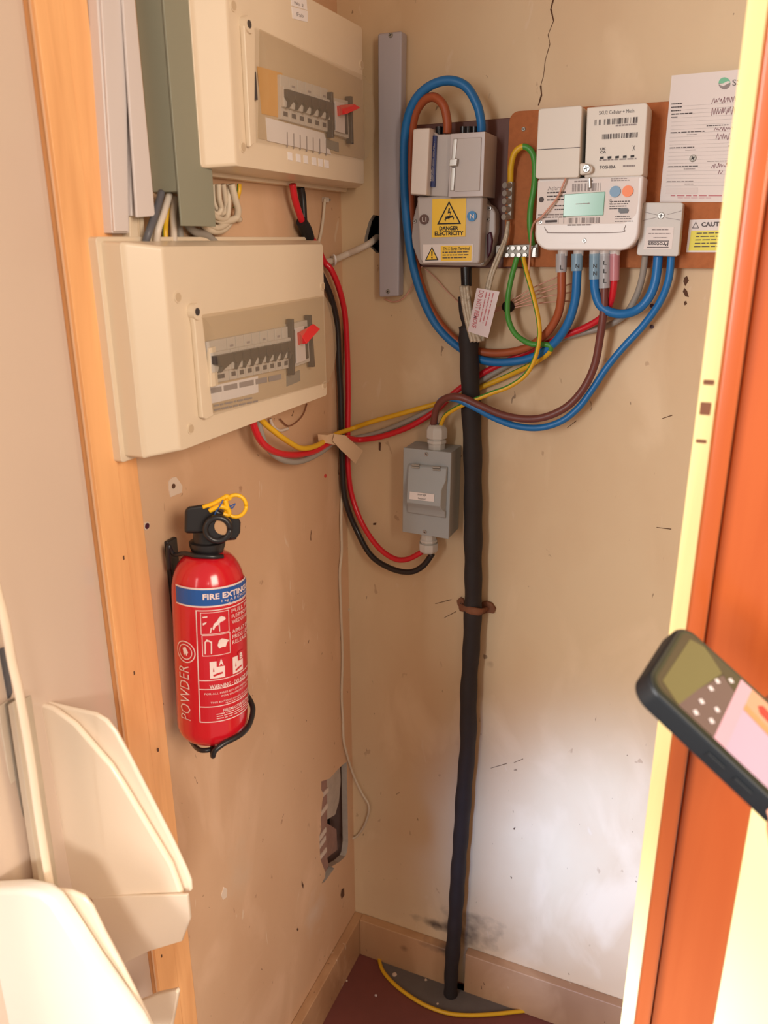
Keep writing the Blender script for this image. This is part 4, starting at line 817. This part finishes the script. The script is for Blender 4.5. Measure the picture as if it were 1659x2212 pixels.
# pictograms: hand pulling a pin, extinguisher and hand
def blob(pts_, m='ext_white', r=R+.001):
    g.add([CP(a, f_(b), r) for a, b in pts_], [tuple(range(len(pts_)))], m)
blob([(.06,.16),(.10,.12),(.18,.10),(.24,.07),(.30,.06),(.40,.075),(.42,.09),(.36,.105),(.28,.11),(.22,.13),(.14,.145),(.09,.175)]); blob([(-.18,.055),(-.06,.05),(-.06,.062),(-.18,.065)]); blob([(-.18,.11),(-.08,.10),(-.10,.115),(-.18,.13)]); blob([(.22,.12),(.25,.12),(.26,.19),(.24,.19)]); blob([(.02,.15),(.05,.15),(.02,.195),(-.01,.195)])
blob([(.22,.27),(.30,.255),(.42,.27),(.50,.285),(.44,.30),(.40,.335),(.30,.33),(.22,.34),(.18,.31)])
for da in (0, .16): blob([(-.16+da,.38),(-.15+da,.27),(-.12+da,.27),(-.13+da,.38)])
blob([(-.16,.28),(-.10,.25),(-.02,.26),(.04,.28),(.03,.29),(-.04,.27),(-.10,.27)])
for i, s_ in enumerate(('PULL PIN', 'REMOVE', 'WEDGE AND')): ctext(g, s_, .60, 1.42, f_(.055+.048*i), f_(.022+.048*i), bold=.0)
for i, s_ in enumerate(('AIM AT BASE', 'PRESS LEVER', 'RELEASE TO')): ctext(g, s_, .60, 1.5, f_(.235+.048*i), f_(.202+.048*i))
for a0, ch in ((-.04, 'A'), (.60, 'B')):
    cpatch(g, a0, a0+.40, f_(.60), f_(.45), 'ext_white', r3, 8); cpatch(g, a0+.18, a0+.44, f_(.50), f_(.42), 'ext_label_red', r3+.0003, 6); ctext(g, ch, a0+.24, a0+.36, f_(.49), f_(.435), bold=.04, r=R+.0015)
    blob([(a0+.08,.57),(a0+.2,.555),(a0+.34,.55),(a0+.34,.565),(a0+.2,.575),(a0+.1,.585)], 'ext_label_red', r3+.0003); blob([(a0+.08,.54),(a0+.10,.50),(a0+.12,.54)], 'ext_label_red', r3+.0003)
ctext(g, 'WARNING : DO NOT USE ON', -.06, 1.55, f_(.693), f_(.655), bold=.02)
def cwords(a0, a1, s0, s1, rows, sd): words(g, type('C', (), {'P': lambda s, a, b, n=None: CP(a, f_(b), R+.0012)})(), a0, a1, s0, s1, None, 'ext_white', rows, sd, .32, .25)
ctext(g, 'FOR ALL FIRES EXCEPT METAL FIRES', -.20, 1.4, f_(.745), f_(.728)); ctext(g, 'FOR DOMESTIC USE', .25, 1.2, f_(.775), f_(.76)); ctext(g, 'THIS EXTINGUISHER IS POWDER', -.05, 1.4, f_(.825), f_(.81)); cwords(.35, 1.5, .835, .85, 1, 4)
ctext(g, 'FIREMASTER EXTINGUISHER', .28, 1.7, f_(.915), f_(.888), bold=.01); cwords(.10, 1.5, .925, .985, 3, 5)
g.build('instruction_label', t, label='red instruction label with white lettering')
g = G(); hp0, hp1 = hpx(1560), hpx(1442)
text(g, 'POWDER', lambda a, b: CP(-.98+.36*b, hp0+(hp1-hp0)*a, R+.0012), 'ext_white', -.01)
hc = hpx(1412)
for rr, w_ in ((.0135, .0012), (.0095, .001)):
    ro, ri = rr, rr-w_
    vs = []; n = 28
    for i in range(n): q1 = 2*PI*i/n; vs += [CP(-.72+ro*math.cos(q1)/R, hc+ro*math.sin(q1), R+.001), CP(-.72+ri*math.cos(q1)/R, hc+ri*math.sin(q1), R+.001)]
    g.add(vs, [(2*i, 2*((i+1) % n), 2*((i+1) % n)+1, 2*i+1) for i in range(n)], 'ext_white')
blobp = [(-.80, hc+.004), (-.70, hc+.006), (-.62, hc), (-.68, hc-.005), (-.72, hc-.001), (-.76, hc-.005)]; g.add([CP(a, h, R+.001) for a, h in blobp], [tuple(range(6))], 'ext_white')
g.build('side_lettering', t, label='white vertical POWDER lettering with round emblem')
# valve head
g = clathe([(H-.006, .018), (H+.002, .0205), (H+.006, .0205), (H+.007, .016), (H+.020, .0155), (H+.022, .018)], 'ext_black', 32); g.build('collar', t, smooth='auto')
def CV(px, py, k=0.0): # point at photo px on the plane through the axis facing the camera, shifted k towards the camera
    r = ray(px, py); n = vw; d = ((AX0+vw*k-CAM).dot(n))/r.dot(n); return CAM+r*d
def slab(pl, k0, k1, m, g): loft(g, [[CV(x, y, k0) for x, y in pl], [CV(x, y, k1) for x, y in pl]], m)
g = G(); slab([(399,1100),(408,1094),(450,1088),(500,1118),(498,1164),(478,1166),(455,1158),(430,1152),(398,1152)], -.016, .016, 'ext_black', g); g.build('valve_head', t, bevel=.004, seg=3)
c = CV(470, 1139, .018); g = G(); cyl(g, c-vw*.026+sd*(-.002), c+vw*.006, .0165, .0158, 'ext_black', 28); cyl(g, c+vw*.0061, c+vw*.0063, .0105, None, 'chip', 24) if 0 else None; g.build('gauge_ring', t, bevel=.002, smooth='auto')
g = G(); P_ = [c+vw*.008+(sd*math.cos(a)+axd*math.sin(a))*.0135 for a in [2*PI*i/24 for i in range(25)]]; tube(g, P_, .0034, 'ext_black', n=8, smoothp=False); g.build('gauge_rim', t, smooth=True)
c = CV(482, 1135, .022); g = G(); cyl(g, c-vw*.002, c+vw*.004, .0098, None, 'opening_tan', 24); g.build('ring_opening', t, smooth='auto')  # wall-coloured disc stands in for the see-through middle of the ring
g = G(); slab([(492,1112),(512,1112),(520,1128),(519,1150),(512,1162),(498,1166),(490,1150)], -.008, .012, 'ext_black', g); slab([(486,1156),(512,1158),(511,1166),(486,1168)], -.006, .006, 'ext_black', g); g.build('lever', t, bevel=.003)
g = G(); c = CV(509, 1093, .012); e1 = sd; e2 = axd
tube(g, [c+(e1*math.cos(a)*.0118+e2*math.sin(a)*.0128) for a in [2*PI*i/24 for i in range(25)]], .0023, 'ext_yellow', n=8, smoothp=False)
tube(g, [CV(438,1096,.014), CV(460,1088,.014), CV(482,1076,.014), CV(490,1072,.014), CV(497,1078,.012)], .0026, 'ext_yellow', n=8); tube(g, [CV(452,1104,.016), CV(475,1094,.016), CV(492,1100,.014), CV(494,1112,.014), CV(482,1110,.014)], .0028, 'ext_yellow', n=8); tube(g, [CV(486,1080,.014), CV(492,1100,.014)], .003, 'ext_yellow', n=8)
g.build('safety_pin', t, smooth=True, label='yellow safety pin ring')
g = G(); tube(g, [CV(482,1080,.018), CV(474,1095,.020), CV(466,1106,.020), CV(462,1120,.020)], .0007, 'ext_blue', n=6); tube(g, [CV(495,1090,.014), CV(501,1098,.014), CV(508,1088,.014), CV(498,1094,.014)], .0007, 'ext_blue', n=6); g.build('seal_thread', t, smooth=True, label='thin blue seal thread')
# bracket
t = thing('extinguisher_bracket', 'black wire bracket holding the red extinguisher on the left wall', 'bracket', pt(L, 400, 1600, 0))
g = G(); zt, zb = L.inv(375, 1162, .004)[1], L.inv(400, 1560, .004)[1]; ub_ = L.inv(380, 1300, .006)[0]
box(g, L, ub_-.004, ub_+.014, zb-.02, zt, 0, .006, 'ext_black'); g.build('back_plate', t, bevel=.0015)
g = G(); ht = H-.002
tube(g, [pt(L, 366, 1230, .012), pt(L, 364, 1180, .016), CP(-1.9, ht-.010, .040), CP(-1.4, ht-.004, .026), CP(-.6, ht-.003, .0225), CP(.2, ht-.004, .022), CP(.8, ht-.006, .0235)], .0028, 'ext_black', n=8); g.build('neck_clip', t, smooth=True)
g = G(); tube(g, [CP(-.3, -.004, .002), CP(-.05, -.004, .02), CP(-.03, -.003, .046), CP(.02, .006, .050), CP(.25, .012, .0475), CP(.7, .015, .047), CP(1.1, .018, .047), CP(1.5, .025, .048), CP(1.8, .030, .049), CP(2.3, .034, .055)], .0033, 'ext_black', n=10); g.build('lower_hook', t, smooth=True)
g = G(); tube(g, [pt(L, 392, 1560, .008), pt(L, 410, 1596, .02), CP(-.6, -.006, .03), CP(-.05, -.004, .03)], .0030, 'ext_black', n=8); g.build('support_arm', t, smooth=True)
# plaster patch and plugs on the left wall
g = G(); ppoly(g, L, [(365,1040),(372,1032),(380,1030),(388,1040),(394,1050),(393,1064),(378,1070),(369,1074),(366,1060)], 0, .0012, 'chip'); pp_ = pt(L, 374, 1050, .001); cyl(g, pp_, pp_+Vector((.0012,0,0)), .0030, None, 'crack', 10); g.build('filler_patch', label='pale filler patch with a screw hole above the extinguisher', cat='filler patch')
g = G(); pp_ = pt(L, 316, 1136, 0); cyl(g, pp_, pp_+Vector((.0010,0,0)), .0050, None, 'chip', 14); cyl(g, pp_, pp_+Vector((.0016,0,0)), .0036, None, 'purple_dark', 12); g.build('wall_plug', smooth='auto', label='dark wall plug beside the pine jamb left of the extinguisher head', cat='wall plug')
g = G(); pp_ = pt(L, 702, 1028, 0); cyl(g, pp_, pp_+Vector((.0016,0,0)), .0030, None, 'ext_red', 12); g.build('wall_plug', smooth='auto', label='small red wall plug in the left wall below the crossing cables', cat='wall plug')
g = G(); pp_ = fl(0, 0) if 0 else pt(L, 484, 1930, 0); ppoly(g, L, [(478,1935),(484,1916),(491,1920),(490,1938),(482,1944)], 0, .0008, 'chip'); g.build('filler_patch', label='small whitish filler mark low on the left wall', cat='filler patch')

# ------------------------------------------------------------------ things on the floor
cable('floor_cable', [Vector((fl(x, y, .004).x, fl(x, y, .004).y, .004)) for x, y in arc], .0038, 'cable_yellow', 'yellow cable offcut lying in an arc on the dark red floor')
def chip_(px, py, s, lb, m='chip', group=None):
    R_ = random.Random(px); c = fl(px, py, .002); n = 7; g = G()
    lo = [c+Vector((math.cos(2*PI*i/n)*s*R_.uniform(.6,1.15), math.sin(2*PI*i/n)*s*R_.uniform(.6,1.15), -.001)) for i in range(n)]
    hi = [p.lerp(c, .25)+Vector((0,0,s*.35*R_.uniform(.6,1.2))) for p in lo]; loft(g, [lo, hi], m)
    g.build('plaster_chip', label=lb, cat='plaster chip', group=group)
chip_(707, 2175, .0085, 'largest cream plaster chip, at the foot of the left skirting'); chip_(852, 2104, .006, 'cream plaster chip inside the top left end of the yellow cable arc')
chip_(1107, 2167, .006, 'cream plaster chip near the right end of the yellow cable'); chip_(1092, 2164, .003, 'tiny pale chip just left of the right-hand chip'); chip_(920, 2116, .004, 'pale chip on the grey patch left of the supply cable')
chip_(945, 2168, .003, 'tiny chip by the middle of the yellow cable'); chip_(749, 2118, .002, 'tiny white chip on the red floor near the skirting'); chip_(832, 2074, .005, 'dull chip against the back skirting at the start of the yellow cable', 'plaster_grey'); chip_(812, 2150, .0035, 'mauve paint flake on the red floor', 'tag_clear')

# ------------------------------------------------------------------ leaflet rack on the door panel
YR = .71
def RB(px, py, y=YR): return pt(B, px, py, y)
t = thing('leaflet_rack', 'cream plastic tiered leaflet rack in the near left foreground', 'leaflet rack', (0.0, -.75, .45))
def shell(pl, y0, y1, m, name, bev=.004, inner=None, imat=None, label=None):
    g = G(); loft(g, [[RB(x, yy, y0) for x, yy in pl], [RB(x, yy, y0)+Vector((0, y0-y1, 0)) for x, yy in pl]], m)
    return g.build(name, t, bevel=bev, label=label, seg=3)
# middle pocket: side panel, raised inner face, forward lip
p = shell([(46,1506),(85,1514),(150,1530),(205,1542),(228,1556),(248,1582),(280,1640),(330,1738),(372,1820),(400,1880),(410,1905),(412,1928),(300,1940),(190,1945),(60,1945)], .690, .684, 'rack_plastic', 'pocket')
g = G(); a_ = [(50,1512),(112,1530),(160,1566),(238,1656),(266,1700),(320,1790),(368,1870),(392,1936),(200,1944),(60,1944)]
loft(g, [[RB(x, y, .698) for x, y in a_], [RB(x, y, .698)+Vector((0,.007,0)) for x, y in a_]], 'rack_plastic'); g.build('inner_wall', t, bevel=.003, seg=3)
g = G(); tp = [RB(196,1940,.700), RB(300,1936,.702), RB(404,1934,.704)]; md = [RB(230,2010,.694), RB(320,1998,.694), RB(410,1985,.692)]; bt_ = [RB(266,2082,.675), RB(320,2056,.676), RB(392,2034,.678)]
dv = Vector((0,.004,0)); rows_ = [tp, md, bt_]
g.add([p_ for r_ in rows_ for p_ in r_]+[p_+dv for r_ in rows_ for p_ in r_], [(0,1,4,3),(1,2,5,4),(3,4,7,6),(4,5,8,7),(9,12,13,10),(10,13,14,11),(12,15,16,13),(13,16,17,14),(0,3,12,9),(3,6,15,12),(2,11,14,5),(5,14,17,8),(6,7,16,15),(7,8,17,16),(0,9,10,1),(1,10,11,2)], 'rack_plastic')
g.build('lip', t, bevel=.0012)
# upper tier edge
g = G(); tube(g, [RB(-30,1180,.765), RB(-8,1270,.765), RB(12,1350,.765), RB(26,1430,.765), RB(42,1500,.765), RB(66,1640,.765), RB(86,1780,.765), RB(112,1935,.765)], .0048, 'rack_plastic', n=10, flat=.5); g.build('side_edge', t, smooth=True)
# lower tier, nearer
g = G(); a_ = [(-60,1920),(0,1919),(90,1922),(150,1926),(176,1938),(196,1962),(224,2020),(262,2092),(300,2168),(330,2230),(380,2340),(-60,2340)]
loft(g, [[RB(x, y, .780) for x, y in a_], [RB(x, y, .780)+Vector((0,.006,0)) for x, y in a_]], 'rack_plastic'); g.build('pocket', t, bevel=.004, seg=3)
g = G(); a_ = [(-60,1926),(40,1922),(84,1932),(110,1952),(150,2012),(200,2090),(250,2160),(290,2215),(350,2330),(-60,2330)]
loft(g, [[RB(x, y, .800) for x, y in a_], [RB(x, y, .800)+Vector((0,.018,0)) for x, y in a_]], 'rack_plastic_lit'); g.build('front_panel', t, bevel=.006, seg=3, label='front panel with bright light painted into its colour')
g = G(); a_ = [(296,2166),(340,2148),(380,2140),(384,2146),(374,2200),(362,2260),(310,2270)]
loft(g, [[RB(x, y, .690) for x, y in a_], [RB(x, y, .690)+Vector((0,.006,0)) for x, y in a_]], 'rack_plastic'); g.build('pocket', t, bevel=.002)
for i, (x0, x1, m_) in enumerate(((-50, -16, 'leaf_tan'), (-17, -4, 'leaf_pale'), (-2, 12, 'leaf_grey'), (14, 27, 'leaf_pale'), (29, 46, 'leaf_tan'))):
    g = G(); yy = .742+.007*(i % 2); a_ = [(x0+2, 1520+(4-i)*3), (x1, 1514+(4-i)*3), (x1+64, 1945), (x0+64, 1945)] if i > 1 else [(x0+2, 1532), (x1, 1526), (x1+64, 1945), (x0+64, 1945)]
    loft(g, [[RB(x, y, yy) for x, y in a_], [RB(x, y, yy)+Vector((0,.012,0)) for x, y in a_]], m_)
    g.build('leaflet', bevel=.001, label=['leaflet in the rack, leftmost at the picture edge', 'white leaflet in the rack, second from the picture edge', 'greyish leaflet in the middle of the rack stack', 'white leaflet in the rack right of the greyish one', 'cream leaflet in the rack nearest the cream side panel'][i], cat='leaflet', group='leaflets in the rack')
g = G(); a_ = [(-40,1420),(4,1400),(20,1500),(10,1530),(-40,1530)]
loft(g, [[RB(x, y, .735) for x, y in a_], [RB(x, y, .735)+Vector((0,.004,0)) for x, y in a_]], 'cable_dark_grey'); g.build('leaflet', label='dark grey leaflet corner at the left picture edge above the rack', cat='leaflet')

# ------------------------------------------------------------------ phone and hand
def cw(x, y, z): return CAM+camdir(x, y, z)
D0 = .53
def cpx(px, py, z): return Vector(((px-CX)/FPX*z, (py-CY)/FPX*z, z))
tilt = math.radians(47)
E1 = Vector((.72, .69, -.20)).normalized(); EP = Vector((.69, -.72, 0)); EP = (EP-E1*EP.dot(E1)).normalized(); TC = E1.cross(EP).normalized()
if TC.z > 0: TC = -TC      # towards the camera
PN = TC*math.cos(tilt)+EP*math.sin(tilt); PW = EP*math.cos(tilt)-TC*math.sin(tilt)   # screen normal, width axis
O = cpx(1388, 1474, D0)    # left lower corner of the screen plane of the case
LEN, WID, TH = .165, .082, .0165
class Ph:
    def P(s, a, b, n=0): c = O+E1*a+PW*b+PN*n; return CAM+camdir(c.x, c.y, c.z)
ph = Ph()
base = ph.P(LEN/2, WID/2, -TH)
t = thing('smartphone', 'smartphone in a black case held at the right, screen showing a camera view', 'phone', base)
g = G(); loft(g, [[ph.P(a, b, n) for a, b in rrect(e, LEN-e, e, WID-e, .014, 8)] for n, e in ((-TH, .002), (-TH+.002, .0), (-.0015, .0), (.0012, .001))], 'phone_black'); g.build('case', t, bevel=.0008)
g = G(); prism(g, ph, rrect(.0035, LEN-.0035, .0035, WID-.0035, .011, 8), .001, .0018, 'phone_glass'); g.build('bezel', t)
g = G(); Rr = rrect(.0055, LEN-.0055, .0055, WID-.0055, .009, 8); g.add([ph.P(a, b, .0020) for a, b in Rr], [tuple(range(len(Rr)))], 'scr_dark')
def sc(pl, m, n=.0022): g.add([ph.P(a*LEN, b*WID, n) for a, b in pl], [tuple(range(len(pl)))], m)
sc([(.06,.16),(.16,.07),(.20,.40),(.26,.82),(.14,.92),(.07,.86)], 'scr_olive'); sc([(.16,.07),(.34,.07),(.34,.93),(.27,.82),(.20,.40)], 'scr_mauve', .0021); sc([(.14,.93),(.34,.93),(.34,.72),(.26,.80)], 'scr_dark', .00222)
sc([(.34,.07),(.40,.07),(.40,.93),(.34,.93)], 'scr_pink'); sc([(.40,.07),(.97,.07),(.97,.93),(.40,.93)], 'scr_lilac', .0021); sc([(.40,.93),(.97,.93),(.97,.55),(.40,.66)], 'scr_peach', .0022); sc([(.40,.62),(.97,.48),(.97,.56),(.40,.70)], 'scr_orange', .0023)
sc([(.45,.80),(.47,.74),(.54,.72),(.56,.77),(.53,.83),(.47,.85)], 'scr_red', .0024); sc([(.62,.07),(.97,.07),(.97,.44),(.80,.34),(.62,.20)], 'scr_white', .00225)
for a, b in ((.22,.30),(.23,.52),(.24,.66),(.29,.20),(.29,.36),(.22,.14),(.29,.80)): sc([(a,b),(a+.018,b-.02),(a+.03,b+.02),(a+.01,b+.04)], 'scr_white', .00235)
g.build('screen', t, label='lit screen showing a pinkish camera view')
g = G()
for a in (.060, .082): 
    loft(g, [[ph.P(a+x, -.0001, n) for x, n in ((0,-.0085),(.014,-.0085),(.014,-.0045),(0,-.0045))], [ph.P(a+x, -.0014, n) for x, n in ((0,-.0085),(.014,-.0085),(.014,-.0045),(0,-.0045))]], 'phone_black')
g.build('side_button', t, bevel=.0004)
# hand mostly outside the frame, holding the right end of the phone
def skinned(name, pts_, edges, rad, m, parent=None):
    me = bpy.data.meshes.new(name); base_ = pts_[0]
    me.from_pydata([p-base_ if parent is None else p-OFF[parent.name] for p in pts_], edges, []); o = bpy.data.objects.new(name, me); COL.objects.link(o)
    if parent is None: o.location = base_; OFF[o.name] = base_.copy()
    else: o.parent = parent; OFF[o.name] = OFF[parent.name]
    md = o.modifiers.new('skin', 'SKIN'); 
    for i, r_ in enumerate(rad): me.skin_vertices[0].data[i].radius = (r_, r_)
    me.skin_vertices[0].data[0].use_root = True; md.use_smooth_shade = True
    s_ = o.modifiers.new('sub', 'SUBSURF'); s_.levels = 2; s_.render_levels = 2
    me.materials.append(MATS[m]); return o
hp = []; he = []; hr = []
def hv(a, b, n, r_, link=None):
    hp.append(ph.P(a-.019, b+.007, n)); hr.append(r_)
    if link is not None: he.append((link, len(hp)-1))
    return len(hp)-1
pm = hv(.175, .045, -.040, .020); pw = hv(.205, .025, -.048, .021, pm); wr = hv(.240, -.005, -.055, .022, pw); fa = hv(.300, -.060, -.070, .026, wr); fe = hv(.42, -.17, -.10, .034, fa)
th1 = hv(.178, .004, -.034, .0125, pw); th2 = hv(.158, -.012, -.020, .0105, th1); th3 = hv(.143, -.0125, -.008, .0092, th2); th4 = hv(.1325, -.010, -.003, .0075, th3)
for i, (a, ln) in enumerate(((.112, 1.0), (.130, 1.08), (.149, 1.0), (.166, .86))):
    k1 = hv(a+.012, .052, -.032, .0105, pm); k2 = hv(a+.002, .080, -.026, .0092, k1); k3 = hv(a-.002, .0925, -.012, .0085, k2); hv(a-.004, .0915+.002*ln, .001, .0072, k3)
ho = skinned('hand', hp, he, hr, 'skin'); ho['label'] = 'hand holding the smartphone, only the thumb tip in view'; ho['category'] = 'person'
g = G(); tip, n1 = ph.P(.1135, -.003, -.003), ph.P(.124, -.0055, -.008); ax = (tip-n1).normalized(); up_ = (CAM-tip).normalized(); rt = ax.cross(up_).normalized()
g.add([tip+ax*a+rt*b+up_*c for a, b, c in ((-.004,-.0045,.0068),(.004,-.0040,.0062),(.006,0,.0060),(.004,.0040,.0062),(-.004,.0045,.0068),(-.005,0,.0078))], [(0,1,2,5),(5,2,3,4)], 'nail'); g.build('thumb_nail', ho, smooth=True)
